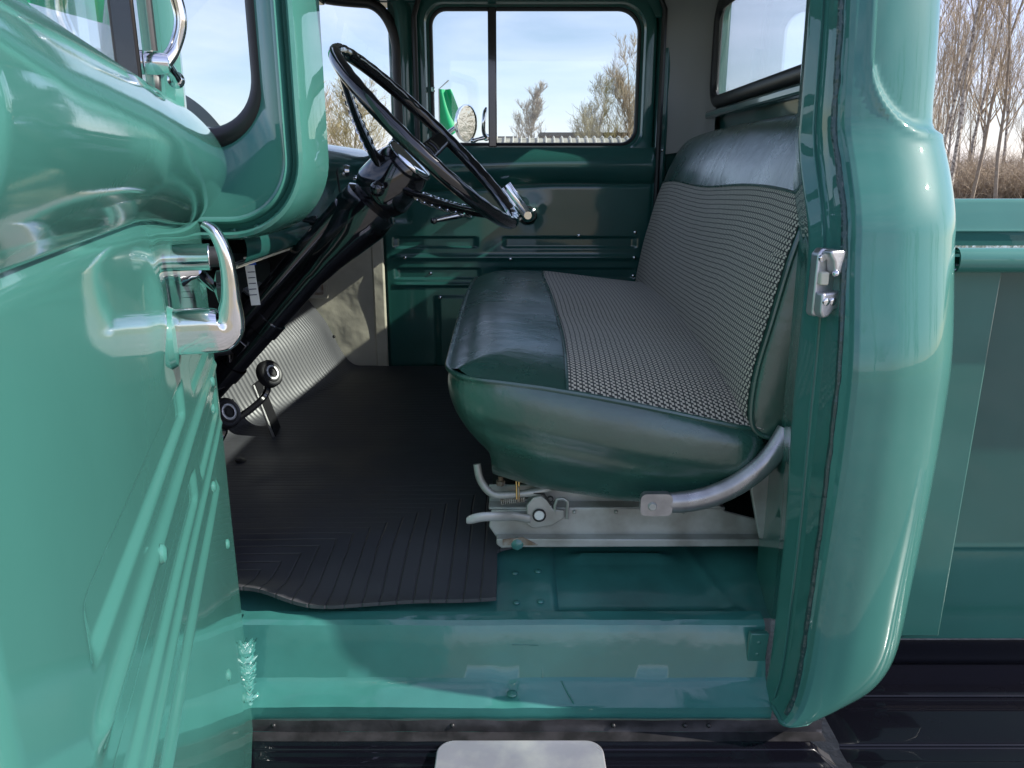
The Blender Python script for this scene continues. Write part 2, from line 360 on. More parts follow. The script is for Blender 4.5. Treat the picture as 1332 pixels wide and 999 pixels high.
def release_handle(d,mp,flip):
    g=G(); ax=mp(0,1,0)-mp(0,0,0)
    z0=-.145
    if flip:      # driver's: lever stands up from a stout base, tip bent back towards the panel
        out=[(.0,-.019),(.054,-.021),(.062,-.012),(.071,.040),(.070,.070),(.060,.094),(.050,.100),(.049,.090),(.058,.078),(.059,.055),(.054,.020),(.048,.012),(.0,.014)]
        arm=curve([(.071,.030),(.0725,.055),(.069,.078),(.060,.095),(.050,.101)],10)+curve([(.049,.091),(.057,.080),(.0605,.060),(.057,.035),(.053,.022),(.046,.013)],10)
        out=[(.0,-.019),(.054,-.021),(.063,-.016),(.067,.0)]+[(p[0],p[1]) for p in arm]+[(.0,.014)]
        pts=[(q,p+z0) for q,p in out]
        cp=[(-.004,0),(.016,0),(.034,0),(.047,.0),(.054,.008),(.057,.030),(.0575,.053),(.055,.074),(.048,.092),(.039,.099)]
        hgt=[.021,.021,.021,.020,.014,.0085,.007,.0062,.0052,.003]
        wid=[.016,.016,.016,.016,.015,.0145,.014,.0135,.0125,.009]
        def hp(a,b):
            p=poly_at(cp,a); p2=poly_at(cp,min(1,a+.02)); p1=poly_at(cp,max(0,a-.02)); tg=(p2-p1).normalized(); nn=V((-tg.y,tg.x))
            h=lin_at([(x,0) for x in hgt],a)[0]; w_=lin_at([(x,0) for x in wid],a)[0]; q=2*PI*b
            cx=math.copysign(abs(math.cos(q))**.6,math.cos(q)); sx=math.copysign(abs(math.sin(q))**.6,math.sin(q))
            return mp(.42+sx*w_,p.x+nn.x*cx*h,z0+p.y+nn.y*cx*h)
        g.grid(hp,60,32,cv=True); g.add([hp(1,i/32) for i in range(32)],[tuple(range(32))])
        g.build('door_handle','chrome',d,60)
        g=G(); g.lathe([(.0135,.0),(.0135,.034),(.014,.036),(.0,.036)],mp(.335,.0,-.085),ax,24); g.build('lock_cylinder','chrome',d,bevel=.001)
        g=G(); g.lathe([(.0105,.03),(.0105,.052),(.009,.054),(0,.054)],mp(.335,.0,-.085),ax,24); g.build('lock_button','rubber',d)
        g=G(); g.lathe([(.030,.0),(.027,.006),(.018,.008),(0,.008)],mp(.42,.0,z0-.005),ax,28); g.build('handle_escutcheon','paint_door',d)
    else:
        a=mp(.455,.032,-.135); b=mp(.385,.036,-.045)
        g.lathe([(0,.04),(.012,.04),(.018,.03),(.022,.010),(.032,.003),(.034,0)],mp(.455,0,-.135),ax,28)
        w=(b-a).normalized(); side=w.cross(ax).normalized()
        N=30
        for i in range(9):
            o_=(i-4)*.0032
            g.tube([a+side*o_+ax*.004,a.lerp(b,.5)+side*o_*1.15+ax*.01,b+side*o_*1.3+ax*.004],.0019,6)
        g.tube([a,a.lerp(b,.5)+ax*.006,b],[.011,.014,.013],14,prof=[(math.cos(k*PI/8)*.5,math.sin(k*PI/8)*1.2) for k in range(16)],up=ax)
        g.build('door_handle','chrome',d)
    return
hx,hy=-.440,1.105
dd=V((.287,-.958,0)); dn=V((.958,.287,0))
mpD=lambda s,t,z: V((hx,hy,0))+dd*s+dn*t+V((0,0,z))
mpP=lambda s,t,z: V((-.405+s,2.505-t,z))
driver=make_door('driver_door',mpD,['paint_door'],True,'sunlit teal driver door swung open, ribbed inner side towards the seat')
release_handle(driver,mpD,True)
passenger=make_door('passenger_door',mpP,['paint_shaded'],False,'closed shaded green passenger door across the cab')
release_handle(passenger,mpP,False)
# driver door extras: cream edge seal, screws, dimple
g=G(); g.tube([mpD(-.004,-.03,z) for z in (-.9,-.6,-.3,-.1)],.005,8); g.build('edge_seal','cream',driver)
for s,z in ((.62,-.272),(.72,-.40),(.12,-.272),(.20,-.39),(.10,-.52),(.30,-.60),(.10,-.78),(.05,-.33)):
    g=G(); g.lathe([(0,.003),(.004,.003),(.007,.0015),(.0078,-.001)],mpD(s,door_t(s,z),z),dn,16); g.build('panel_screw','paint',driver)
for s,z in ((.06,-.27),(.14,-.322),(.80,-.19),(.80,-.27),(.80,-.33),(.62,-.20),(.17,-.40),(.25,-.60),(.40,-.275)):
    g=G(); g.lathe([(0,.003),(.003,.003),(.0055,.0015),(.006,-.001)],mpP(s,door_t(s,z),z),(0,-1,0),12); g.build('panel_screw','chrome',passenger)

# ------------------------------------------------------------------ near rear corner of the cab (B pillar + quarter skin)
def yo(z):
    y=lerp(1.045,1.02,sm(-.85,-.35,z))
    y=lerp(y,1.065,sm(-.30,-.04,z)); y=lerp(y,1.15,sm(-.085,.075,z)*.75); y+= .055*sm(.03,.5,z)
    return y
def yj(z): return lerp(1.13,1.215,sm(-.12,.06,z))+.02*sm(.06,.5,z)
def corner(z):
    o=yo(z); j=yj(z)
    bz=max(0,(-.68-z)/.184); r=math.sqrt(max(0,1-min(1,bz)**3.4)); k=.42+.58*r
    xs=.468-.0*bz-.035*(1-r)-.006*sm(0,.1,z); jx=.440-.01*(1-r)-.008*sm(-.6,-.3,z)
    up=.010*sm(0,.1,z)
    oy=.055*(1-r)
    m_=(o+j)/2
    P=[(.60,1.34),(.47,1.33),(jx+.012,j+.05),(jx,j),(lerp(jx,xs,.30),lerp(j,o,.33)),(lerp(jx,xs,.42),lerp(j,o,.40)+.006),(lerp(jx,xs,.52),lerp(j,o,.47)+.004),(lerp(jx,xs,.60),lerp(j,o,.56)-.004),
       (lerp(jx,xs,.75),lerp(j,o,.80)-.004),(xs-.003,o+.010),(xs+.001,o+.003),(xs+.008,o+.0005)]
    sk=[(.50,-.002),(.535,-.003),(.575,.006),(.605,.022),(.630,.048),(.648,.085),(.658,.13),(.663,.19)]
    xa=xs+.008
    for x,dy in sk:
        ox=xa+(x-up-xa)*k
        P.append((ox,o+dy*(.55+.45*k)+oy*sm(.47,.6,x)))
    P.append((lerp(xa,.650,k),1.27)); P.append((lerp(xa,.640,k),1.31))
    return P
g=G(); N=len(corner(0))-1; NU=7*N
z0,z1=-.862,.62
def cornerpt(a,b):
    z=lerp(z0,z1,b); P=corner(z)
    idx=a*N
    if idx<11: p=lin_at(P,a)
    else:
        p=poly_at([P[11]]+P[12:],(idx-11)/(N-11))
    x,y=p
    # pressed panel above the belt: recess bounded by a curve
    if idx>11:
        sk=(idx-11)/(N-11)
        cx=.497; cz=.055; rr=.10
        dx=x-cx; dz=z-cz
        if dx<rr and dz<rr: dist=rr-math.hypot(rr-dx,rr-dz)
        else: dist=min(dx,dz)
        ins=sm(-.003,.007,dist); bead=math.exp(-((dist+.006)/.005)**2)
        y+=.015*ins-.003*bead; x-=.008*ins*sm(.6,.65,x)
    y+=.0006*noise.noise((x*9,z*6,1))
    return V((x,y,z))
g.grid(cornerpt,NU,190)
cab=g.build('cab_corner','paint',truck,50)
# bottom closing lip
g=G(); P=[cornerpt(i/40,0) for i in range(12,34)]
g.tube([p+V((0,.004,-.001)) for p in P],.004,6); g.build('drip_lip','paint',truck)
# seam sealer bead down the jamb
def jam(z,w):
    P=corner(z); return lin_at(P,w/N)
g=G(); pts=[];rs=[]
for i in range(150):
    z=lerp(-.85,.55,i/149); p=jam(z,7.8); pts.append(V((p[0]+.0015*noise.noise((z*30,0,0)),p[1]-.002,z))); rs.append(.0046+.0018*noise.noise((z*45,4,0)))
g.tube(pts,rs,8); g.build('seam_sealer','seal',truck)
g=G(); g.tube([V((jam(z,4.0)[0],jam(z,4.0)[1]-.001,z)) for z in [lerp(-.85,.55,i/40) for i in range(41)]],.0016,6); g.build('pillar_seam','paint',truck)
# door striker on the pillar
st=V((.440,1.082,-.150))
fs=lambda p,q,r: st+V((.35,-.94,0)).normalized()*r*1.0+V((.94,.35,0)).normalized()*p*.92+V((0,0,q*.98))
g=G(); g.prism([(-.020,.006),(-.020,.040),(-.012,.048),(.012,.046),(.019,.030),(.026,-.040),(.008,-.050),(-.016,-.050),(-.020,-.044)],-.012,.004,fs)
g.prism([(-.014,.046),(.014,.046),(.020,.022),(.020,.014),(-.002,.012),(-.006,.030),(-.014,.040)],.004,.022,fs)
g.prism([(-.020,-.014),(.018,-.012),(.024,-.022),(.022,-.036),(.006,-.038),(-.004,-.048),(-.014,-.050),(-.020,-.040)],.004,.020,fs)
s_=g.build('door_striker','silver',truck,bevel=.003,seg=3); s_.data.materials[0]=M['alu']
for p,q in ((-.013,-.026),(.0,-.026),(-.014,.034)):
    g=G(); g.lathe([(0,.0015),(.003,.0018),(.0052,.001),(.0055,-.002)],fs(p,q,.021 if q<0 else .006),fs(0,0,1)-fs(0,0,0),16); g.build('striker_screw','chrome',s_)
g=G(); g.box(fs(-.011,.006,.008),(.012,.014,.018),m=0); g.build('nylon_wedge','cream',s_,bevel=.002)
g=G(); g.ball(fs(-.002,.014,.022),.005,8); g.build('striker_pin','chrome',s_)

# ------------------------------------------------------------------ sill, floor
x0,x1=-.47,.437
pr=[(1.16,-.95),(1.112,-.95),(1.10,-.892),(1.098,-.868),(1.103,-.8655),(1.137,-.8470),(1.142,-.842),(1.163,-.770),(1.168,-.756),(1.176,-.7505),(1.20,-.749)]
g=G()
def sill(a,b):
    y,z=lin_at(pr,b) if b*10>8.9 or b*10<2 else lin_at(pr,b); x=lerp(x0,x1,a)
    w=.0018*noise.noise((x*6,y*30,z*20))+.0008*noise.noise((x*22,y*60,z*40))
    dent=-.006*math.exp(-((x+.012)**2/.0004+((y-1.125)/.02)**2))
    return V((x,y,z+w*(0 if b<.2 else 1)+dent))
g.grid(sill,120,len(pr)*3-3); sil=g.build('door_sill','paint_sill',truck,26)
# pressed seam marks and spot-welded gusset at the rear end of the sill
g=G(); g.tube([V((-.00,1.158,-.788)),V((.045,1.158,-.789)),V((.052,1.159,-.795)),V((.0525,1.142,-.842))],.0013,6); g.build('sill_seam','paint',truck)
g=G(); g.tube([V((.085,1.137,-.8455)),V((.094,1.12,-.855)),V((.104,1.104,-.8635))],.0012,6); g.build('sill_seam','paint',truck)
g=G(); g.prism([(.405,-.862),(.437,-.862),(.437,-.757),(.405,-.757)],1.160,1.148,lambda p,q,r: V((p,r+(-.8-q)*.12,q))); gs=g.build('sill_gusset','paint',truck,bevel=.002)
for z in (-.775,-.80,-.825,-.85):
    g=G(); g.ball((.421,1.149+(-.8-z)*.12,z),.0042,8,(1,.5,1)); g.build('weld_spot','paint',gs)
# torn paint-crusted sealer at the hinge end
g=G()
def crust(a,b):
    z=lerp(-.868,-.758,b); n1=noise.noise((b*26,a*3,1)); n2=noise.noise((b*60,a*9,4)); n3=noise.noise((b*11,0,9))
    return V((-.452+a*(.016+.012*n3+.010*n1)+.004*n2,1.104+.012*(1-z*0)*sm(-.868,-.758,z)*2+.012*n1*a+.006*n2-.012*math.sin(PI*a),z+.006*n2))
g.slab(crust,lambda a,b:crust(a,b)+V((0,.006,0)),14,120)
g.build('crusted_sealer','paint_sill',truck)
g=G(); g.ball((-.0,1.121,-.858),.009,10,(1,1,.45)); g.build('drain_plug','paint',truck)
# floor pan
def floor_z(x,y):
    z=-.750+.028*sm(1.2,1.45,y)+.085*sm(1.9,2.5,y)
    xr=lerp(-.80,-.50,sm(1.85,2.45,y))
    if x<xr: z+=(xr-x)*1.35*sm(0,.12,xr-x)
    return z
def toe(a,b):
    x=lerp(-.95,.62,a); y=lerp(1.19,2.52,b); z=floor_z(x,y)-.006
    if x>.03 and y<1.5:
        q=sm(.075,.085,x)*(1-sm(.36,.45,x))*sm(1.21,1.23,y)
        z-=.010*q*(1-sm(1.40,1.5,y)); z+=.009*math.exp(-((y-1.385)/.008)**2)*sm(.10,.14,x)*(1-sm(.29,.33,x))
        z+=.003*math.exp(-(((x-.40)-(y-1.22)*-.25)/.008)**2)
    z+=.0015*noise.noise((x*8,y*8,0))
    return V((x,y,z))
g=G(); g.grid(toe,220,120); g.build('floor_pan','paint_floor',truck)
for x,y in ((.008,1.235),(.052,1.238),(.006,1.32),(.05,1.325)):
    g=G(); g.ball((x,y,floor_z(x,y)-.004),.0065,8,(1,1,.45)); g.build('floor_rivet','paint_floor',truck)

# ------------------------------------------------------------------ rubber mat (loose, top level)
xr_edge=lambda y: -.028-.02*sm(1.25,1.9,y)
def matpt(a,b,lift=0):
    y=lerp(1.186,2.488,b); xm=xr_edge(y)
    if y>1.35: xm=lerp(xm,.30,sm(1.35,1.45,y))
    x=lerp(-.93,xm,a)
    # the near edge dips towards the hinge side and curls
    y2=y+ (1-b)**6*(.035*sm(-.35,-.05,x)+.012*noise.noise((x*6,0,0))+.034*sm(-.34,-.47,x))
    z=floor_z(x,y2)+.004+lift+.0025*noise.noise((x*5,y2*5,8))
    z+=.012*math.exp(-(b/.03))*(.6+.6*noise.noise((x*5,2,2)))+.020*math.exp(-((y2-1.21)/.05)**2)*sm(-.30,-.47,x)
    return V((x,y2,z))
g=G(); g.slab(lambda a,b:matpt(a,b,.007),lambda a,b:matpt(a,b,0),200,180,uvf=lambda a,b,p:(p.x,p.y))
mt=g.build('floor_mat','mat'); tag(mt,'black ribbed rubber mat lying over the cab floor under the pedals','floor mat')

# ------------------------------------------------------------------ cowl, A pillar, windshield
def ell(x,zc,r,xf,ztop,n=14):                    # contour: down a vertical, round a corner, forward
    out=[(x,lerp(ztop,zc+r,i/10)) for i in range(10)]
    for i in range(n+1):
        a=R(90*i/n); out.append((x-r+r*math.cos(a),zc+r-r*math.sin(a)))
    out+=[(lerp(x-r,xf,i/10),zc) for i in range(1,11)]
    return out
gin=ell(-.362,.045,.085,-.78,.60); gout=ell(-.318,-.066,.085,-.80,.60)
def ws_y(x): return 1.165+.16*sm(-.35,-.80,x)**1.0   # windshield side wraps inwards going forward
g=G(); n=len(gin)
def cowl(a,b):
    i=min(n-1,int(round(a*(n-1)))); x=lerp(gout[i][0],gin[i][0],b); z=lerp(gout[i][1],gin[i][1],b)
    y=lerp(1.118,ws_y(gin[i][0])-.002,b**1.6); return V((x,y,z))
g.grid(cowl,n-1,10); g.build('cowl_side','paint',truck,50)
prf=[(-.006,.004),(0,-.004),(.004,-.006),(.008,-.002),(.010,.014),(.017,.017),(.021,.012),(.022,-.004),(.026,-.007),(.032,-.004),(.036,.012),(.038,.06),(.038,.13)]
g=G()
def fl(a,b):
    i=min(n-1,int(round(a*(n-1)))); w,dy=prf[int(round(b*(len(prf)-1)))]
    p=V(gout[i]); q=V(gout[min(n-1,i+1)])-V(gout[max(0,i-1)]); q.normalize(); nn=V((-q.y,q.x))
    if i<12: nn=V((1,0)) if i<9 else nn
    return V((p.x+nn.x*w*.85,1.118+dy,p.y+nn.y*w*.85))
g.grid(fl,n-1,len(prf)-1); g.build('pillar_flange','paint',truck,45)
for i in range(3,n-8,3):
    p=fl(i/(n-1),6/12); g=G(); g.ball(p,.004,6,(1,.5,1)); g.build('weld_spot','paint',truck)
# hinge pillar and outer cowl behind the open door
g=G(); g.box((-.575,1.20,-.48),(.10,.16,.80)); g.box((-.76,1.15,-.45),(.35,.04,.76)); g.build('hinge_pillar','paint_shaded',truck,bevel=.01)
# windshield: U in plan, rounded in elevation
U=[(-.353,1.166),(-.47,1.183),(-.60,1.235),(-.70,1.34),(-.755,1.55),(-.77,1.83),(-.755,2.11),(-.70,2.32),(-.60,2.42),(-.47,2.465),(-.345,2.48)]
_us=[poly_at(U,i/300) for i in range(301)]; _ul=[0]
for _i in range(300): _ul.append(_ul[-1]+(_us[_i+1]-_us[_i]).length)
def upt(s):
    t=min(max(s,0),1)*_ul[-1]
    for i in range(300):
        if _ul[i+1]>=t: return _us[i].lerp(_us[i+1],(t-_ul[i])/max(1e-9,_ul[i+1]-_ul[i]))
    return _us[-1]
def wsp(s,z):                                    # s 0..1 along U, z
    p=upt(s); k=1-abs(2*s-1)**2.2
    return V((p[0]+(z-.05)*.35*k*1.0,p[1],z))
ln=_ul[-1]
lp=rrect(0,ln,.045,.475,[.13,.13,.085,.085],12)
def surf(pt,off=0): 
    return wsp(pt[0]/ln,pt[1])
g=G()
def wg(a,b):
    s=a*ln; 
    # clip height by rounded corners
    lo,hi=.045,.475
    def cut(d,r): return r-math.sqrt(max(0,r*r-(r-d)**2)) if d<r else 0
    d=min(s,ln-s); lo+=cut(d,.085); hi-=cut(d,.13)
    return surf((s,lerp(lo,hi,b)))
g.grid(wg,70,12); g.build('windshield_glass','glass',truck)
path=[]
for i in range(len(lp)):
    a=V(lp[i]); b=V(lp[(i+1)%len(lp)]); k=max(1,int((b-a).length/.04))
    for j in range(k): path.append(surf(a.lerp(b,j/k)))
g=G(); g.tube([p+V((0,-.004 if p.y<1.8 else .004,0)) for p in path],.0155,10,closed=True); g.build('windshield_gasket','rubber',truck)
# far A pillar, header, far B pillar, far sills
g=G()
g.grid(lambda a,b: V((lerp(-.347,-.296,a)-.03*sm(.0,1,(b-.85)*6),2.478+.012*math.sin(PI*a)*-1+.02*a,lerp(.02,.52,b))),6,20)
g.box((-.322,2.53,.25),(.10,.06,.60)); g.build('far_windshield_pillar','paint_shaded',truck,bevel=.006)
g=G(); g.box((.46,2.54,.50),(.14,.08,.12)); g.build('roof_gusset','paint_shaded',truck,bevel=.006)
g=G(); g.box((-.375,2.535,.525),(.20,.09,.09)); g.build('roof_gusset','paint_shaded',truck,bevel=.006)
g=G(); g.box((.55,2.56,-.15),(.23,.05,1.42)); g.box((.462,2.535,-.15),(.045,.06,1.36)); g.box((-.65,2.565,-.42),(.60,.05,.90)); g.box((.08,2.555,.545),(.86,.10,.055)); g.box((.05,2.56,-.84),(1.0,.10,.12)); g.build('far_body_frame','paint_shaded',truck,bevel=.012)
g=G(); g.tube([V((-.290,2.482,z)) for z in (.07,.3,.44)]+[V((-.27,2.482,.505)),V((-.23,2.482,.520))]+[V((x,2.482,.522)) for x in (0,.2,.38)]+[V((.43,2.482,.505)),V((.452,2.482,.46)),V((.452,2.482,.1)),V((.452,2.482,-.7))],.008,8); g.build('door_seal','rubber',truck)
# roof
g=G(); g.slab(lambda a,b: V((lerp(-.50,.66,a),lerp(1.16,2.60,b),.515+.055*math.sin(PI*a)**.5*math.sin(PI*b)**.5)),lambda a,b: V((lerp(-.47,.63,a),lerp(1.19,2.57,b),.500+.045*math.sin(PI*a)**.5*math.sin(PI*b)**.5)),30,30); g.build('roof',['paint'],truck)
g=G(); g.grid(lambda a,b: V((lerp(-.45,.61,a),lerp(1.22,2.50,b),.490+.035*math.sin(PI*a)**.5*math.sin(PI*b)**.5)),24,24); g.build('headliner','liner',truck)
g=G(); g.tube([wsp(i/40,.52)+V((.01,0,0)) for i in range(41)],.04,10); g.build('windshield_header','paint_shaded',truck)
# rear wall with window
li=rrect(1.30,2.435,.195,.462,.055,10); lo=rrect(1.295,2.56,-.86,.53,.03,10); n2=len(li)
g=G()
def rw(a,b):
    i=int(round(a*n2))%n2; y=lerp(li[i][0],lo[i][0],b); z=lerp(li[i][1],lo[i][1],b)
    return V((.605+.03*sm(0,.15,b)-.0*z,y,z))
g.grid(rw,n2,8,cu=True); g.build('rear_wall','paint_shaded',truck)
g=G(); g.tube([V((.600,y,z)) for y,z in li],.016,10,closed=True,prof=[(math.cos(k*PI/6)*.8,math.sin(k*PI/6)*1.15) for k in range(12)]); g.build('rear_window_gasket','rubber',truck)
g=G(); g.prism(li,.602,.606,lambda p,q,r:V((r,p,q))); g.build('rear_window_glass','glass',truck)
g=G(); g.box((.587,1.87,.158),(.03,1.08,.022)); g.build('window_ledge','paint_shaded',truck,bevel=.006)
g=G(); CP=[(.452,2.508),(.50,2.506),(.545,2.492),(.585,2.460),(.603,2.41)]
def cpn(a,b):
    p=poly_at(CP,a); zlow=lerp(.045,.075,a); z=lerp(zlow,.50,b); return V((p[0],p[1]-.015*sm(.3,.5,z)+.0025*noise.noise((a*4,z*9,0)),z))
g.grid(cpn,16,24); g.build('corner_trim','liner',truck)
g=G(); g.ball((.468,2.503,.062),.005,8); g.build('trim_screw','chrome',truck)

# ------------------------------------------------------------------ dash, firewall, kick panel
dp=[(-.80,.035),(-.66,.052),(-.54,.066),(-.47,.066),(-.435,.056),(-.420,.036),(-.418,.012),(-.428,-.012),(-.432,-.03),(-.420,-.075),(-.408,-.110),(-.412,-.134),(-.425,-.142),(-.45,-.143)]
g=G()
def dash(a,b):
    p=poly_at(dp,b); y=lerp(1.195,2.478,a); k=sm(.86,1,abs(2*a-1))
    x=p[0]+.0; 
    return V((x-.02*k*(b<.4),y,p[1]))
g.grid(dash,60,56); ds=g.build('dashboard','paint_shaded',truck,50)
g=G(); fl2=[(y,z) for y,z in rrect(1.92,2.36,-.115,.015,.02,5)]
g.tube([V((-.4215 if z>-.05 else -.413,y,z)) for y,z in fl2],.0022,6,closed=True); g.build('glovebox_gap','dark',ds)
for (y,z) in ((1.50,-.088),(2.10,-.020)):
    g=G(); g.lathe([(.010,0),(.010,.006),(.006,.010),(.004,.012),(.0045,.022)],(-.418,y,z),(1,0,-.1),16); g.build('knob_bezel','chrome',ds)
    g=G(); g.lathe([(.0045,.018),(.006,.030),(.0095,.034),(.0105,.046),(.0,.048)],(-.418,y,z),(1,0,-.1),10); g.build('control_knob','black',ds)
g=G(); g.lathe([(0,.012),(.012,.010),(.016,.0)],(-.42,2.02,.0),(1,0,0),20); g.build('ignition_bezel','chrome',ds)
g=G(); g.tube([V((-.428,y,-.144)) for y in (1.2,1.8,2.47)],.003,6); g.build('dash_edge_trim','cream',ds)
g=G(); g.grid(lambda a,b: V((-.93,lerp(1.15,2.52,a),lerp(-.9,.04,b))),4,4); g.build('firewall','dark',truck)
g=G(); g.grid(lambda a,b: V((lerp(-.90,-.452,a),2.492-.014*sm(.5,1,a)*0-.010*noise.noise((a*3,b*4,0)),lerp(-.73,.0,b))),20,30)
g.build('kick_panel','beige',truck)
g=G(); g.slab(lambda a,b: V((lerp(-.452,-.412,a),2.486+.0*b,lerp(-.665,.0,b))),lambda a,b: V((lerp(-.452,-.412,a),2.50,lerp(-.665,.0,b))),2,6); g.build('kick_panel_trim','beige',truck,bevel=.006)
g=G(); g.ball((-.585,2.478,-.525),.005,8); g.build('kick_panel_screw','dark',truck)
g=G(); g.prism(rrect(-.665,-.595,-.40,-.30,.006,3),2.470,2.484,lambda p,q,r:V((p,r,q))); vf=g.build('kick_vent','beige',truck,bevel=.003)
g=G(); g.prism(rrect(-.650,-.608,-.385,-.350,.004,3),2.466,2.4705,lambda p,q,r:V((p,r,q))); g.build('vent_slot','rust',vf)
g=G(); g.prism([(1.17,-.73),(1.20,-.73),(1.20,.0),(1.17,.0)],-.9,-.51,lambda p,q,r:V((r,p,q))); g.build('near_kick_panel','paint_shaded',truck)
# heater box and switch gear below the dash, cables
g=G(); rot=Matrix.Rotation(R(38),3,'Y'); g.box((-.555,1.62,-.255),(.17,.13,.035),rot); hb=g.build('heater_control','black',truck,bevel=.006)
g=G(); g.box(V((-.555,1.62,-.255))+rot@V((.0,-.0,.0195)),(.14,.105,.004),rot); g.build('face_plate','alu',hb,bevel=.001)
g=G()
for k in range(2):
    g=G(); c=V((-.505,1.80+.05*k,-.235)); g.tube([c+V((.0,.006*math.sin(i*1.3),-.004*i)) for i in range(9)],.0018,5)
    g.build('coiled_wire','white',truck)
g=G(); g.box((-.55,1.98,-.215),(.03,.07,.014),Matrix.Rotation(R(30),3,'Y')); g.build('rating_plate','silver',truck,bevel=.001)
g=G(); g.tube(curve([(-.70,1.35,-.30),(-.60,1.42,-.335),(-.52,1.55,-.345),(-.47,1.60,-.29),(-.47,1.70,-.20)],20),.006,8); g.tube(curve([(-.62,1.30,-.16),(-.58,1.36,-.26),(-.63,1.5,-.34),(-.7,1.6,-.4)],16),.004,8); g.build('under_dash_cable','rubber',truck)
g=G(); g.box((-.70,1.55,-.25),(.30,.45,.14)); g.box((-.66,2.0,-.2),(.34,.25,.10)); g.build('heater_box','dark',truck,bevel=.02)
# hang tag (loose)
g=G(); g.box((-.455,1.345,-.186),(.016,.0016,.085),Matrix.Rotation(R(-4),3,'Y')); hg=g.build('paper_tag','white'); tag(hg,'narrow white paper tag with blue heading hanging below the dash beside the door handle','tag')
g=G(); g.box((-.452,1.3435,-.152),(.0135,.0012,.012),Matrix.Rotation(R(-4),3,'Y')); g.build('tag_heading','blue',hg)
g=G()
for k in range(5): g.box((-.4545+.001*0,1.3435,-.170-.010*k),(.0125,.0010,.0014),Matrix.Rotation(R(-4),3,'Y'))
g.build('tag_lines','ink',hg)
# interior mirror
g=G(); g.prism(rrect(1.74,1.93,.362,.42,.02,6),-.44,-.425,lambda p,q,r:V((r,p,q))); im=g.build('rear_view_mirror','black',truck,bevel=.004)
g=G(); g.tube([V((-.44,1.83,.40)),V((-.47,1.83,.44)),V((-.50,1.83,.49))],.006,8); g.build('mirror_stalk','chrome',im)

# ------------------------------------------------------------------ steering
wn=V((.69,-.078,.715)).normalized(); wc=V((-.154,1.50,.058))
e1=V((.72,0,-.69)); e1=(e1-wn*e1.dot(wn)).normalized(); e2=wn.cross(e1).normalized()
if e2.y<0: e2=-e2
RW=.218
def rim(a): return wc+(e1*math.cos(a)+e2*math.sin(a))*RW
g=G(); K=14; NR=432
def rimpt(a,b):
    t=2*PI*a; q=2*PI*b; rad=(e1*math.cos(t)+e2*math.sin(t)); r0=.0125
    sc1=1-.075*(.5+.5*math.cos(t*36))*max(0,-math.cos(q+.9))
    return wc+rad*RW+(rad*math.cos(q)*.0108+wn*math.sin(q)*.0130)*sc1
g.grid(rimpt,NR,K,cu=True,cv=True); sw=g.build('steering_wheel','black',truck)
tag(sw,'large black steering wheel with fluted rim and three spokes')
hub=wc-wn*.103
g=G(); g.lathe([(0,.050),(.030,.049),(.046,.044),(.052,.030),(.056,.0),(.058,-.030),(.050,-.050),(.036,-.060),(0,-.060)],hub,wn,36); g.build('hub','black',sw)
g=G(); g.lathe([(0,.060),(.024,.0590),(.044,.0555),(.049,.051),(.050,.046)],hub,wn,36); hc=g.build('horn_button','chrome',sw)
for an in (90,210,330):
    a=R(an); d_=(e1*math.cos(a)+e2*math.sin(a)); side=wn.cross(d_).normalized()
    A=hub+d_*.045+wn*.008; B=wc+d_*(RW-.008)-wn*.004
    g=G(); ns=24
    def sp(u,v):
        c=A.lerp(B,u)-wn*.007*math.sin(PI*u); w=lerp(.027,.017,u); q=2*PI*v
        return c+side*math.cos(q)*w+wn*math.sin(q)*lerp(.010,.007,u)
    g.grid(sp,ns,16,cv=True); s0=g.build('spoke','black',sw)
    g=G()
    for k in range(7):
        u=.22+.09*k; c=A.lerp(B,u)-wn*.007*math.sin(PI*u); w=lerp(.027,.017,u)*.72
        for sg in (1,-1):
            g.tube([c-side*w+wn*sg*.0088,c+wn*sg*.0108,c+side*w+wn*sg*.0088],.0014,5)
    g.build('spoke_ribs','chrome',sw)
# column
cd=V((-.69,.03,-.72)).normalized(); c0=hub-wn*.05
g=G(); g.lathe([(.040,.0),(.056,.012),(.058,.045),(.052,.075),(.044,.115),(.037,.15),(.0325,.19),(.0305,.20),(.0305,.32),(.034,.322),(.034,.352),(.0305,.355),(.0305,.80)],c0,cd,28); col=g.build('steering_column','black',truck)
pz=V((0,0,1)); nrm=(pz-cd*pz.dot(cd)).normalized()
g=G(); o_=nrm*.050+V((0,-.030,0)); a=c0+cd*.05+o_*.75; g.tube([a-cd*.01,a+cd*.0,a+cd*.01,a+cd*.60],[.010,.016,.0168,.0168],18); g.build('shift_tube','black',truck)
g=G(); g.box(c0+cd*.40+nrm*.02+V((0,-.02,0)),(.05,.05,.03),Matrix.Rotation(R(46),3,'Y')); g.lathe([(.034,0),(.034,.03)],c0+cd*.45,cd,24); g.tube([c0+cd*.44+V((0,-.034,0)),c0+cd*.44+V((.0,-.034,.04))],.005,8); g.build('column_clamp','black',truck,bevel=.003)
g=G(); g.tube([hub-wn*.03+V((.0,-.055,.0)),hub-wn*.03+V((.006,-.090,.004))],[.004,.006],8); g.ball(hub-wn*.03+V((.006,-.098,.006)),.0135,10); g.build('signal_knob','black',truck)
g=G(); a=c0+cd*.60+nrm*.015+V((0,-.0,0)); g.box(a+cd*.05+V((0,-.03,0))+nrm*.02,(.012,.012,.30),Matrix.Rotation(R(44),3,'Y'),m=0); g.build('shift_rod','rust',truck)

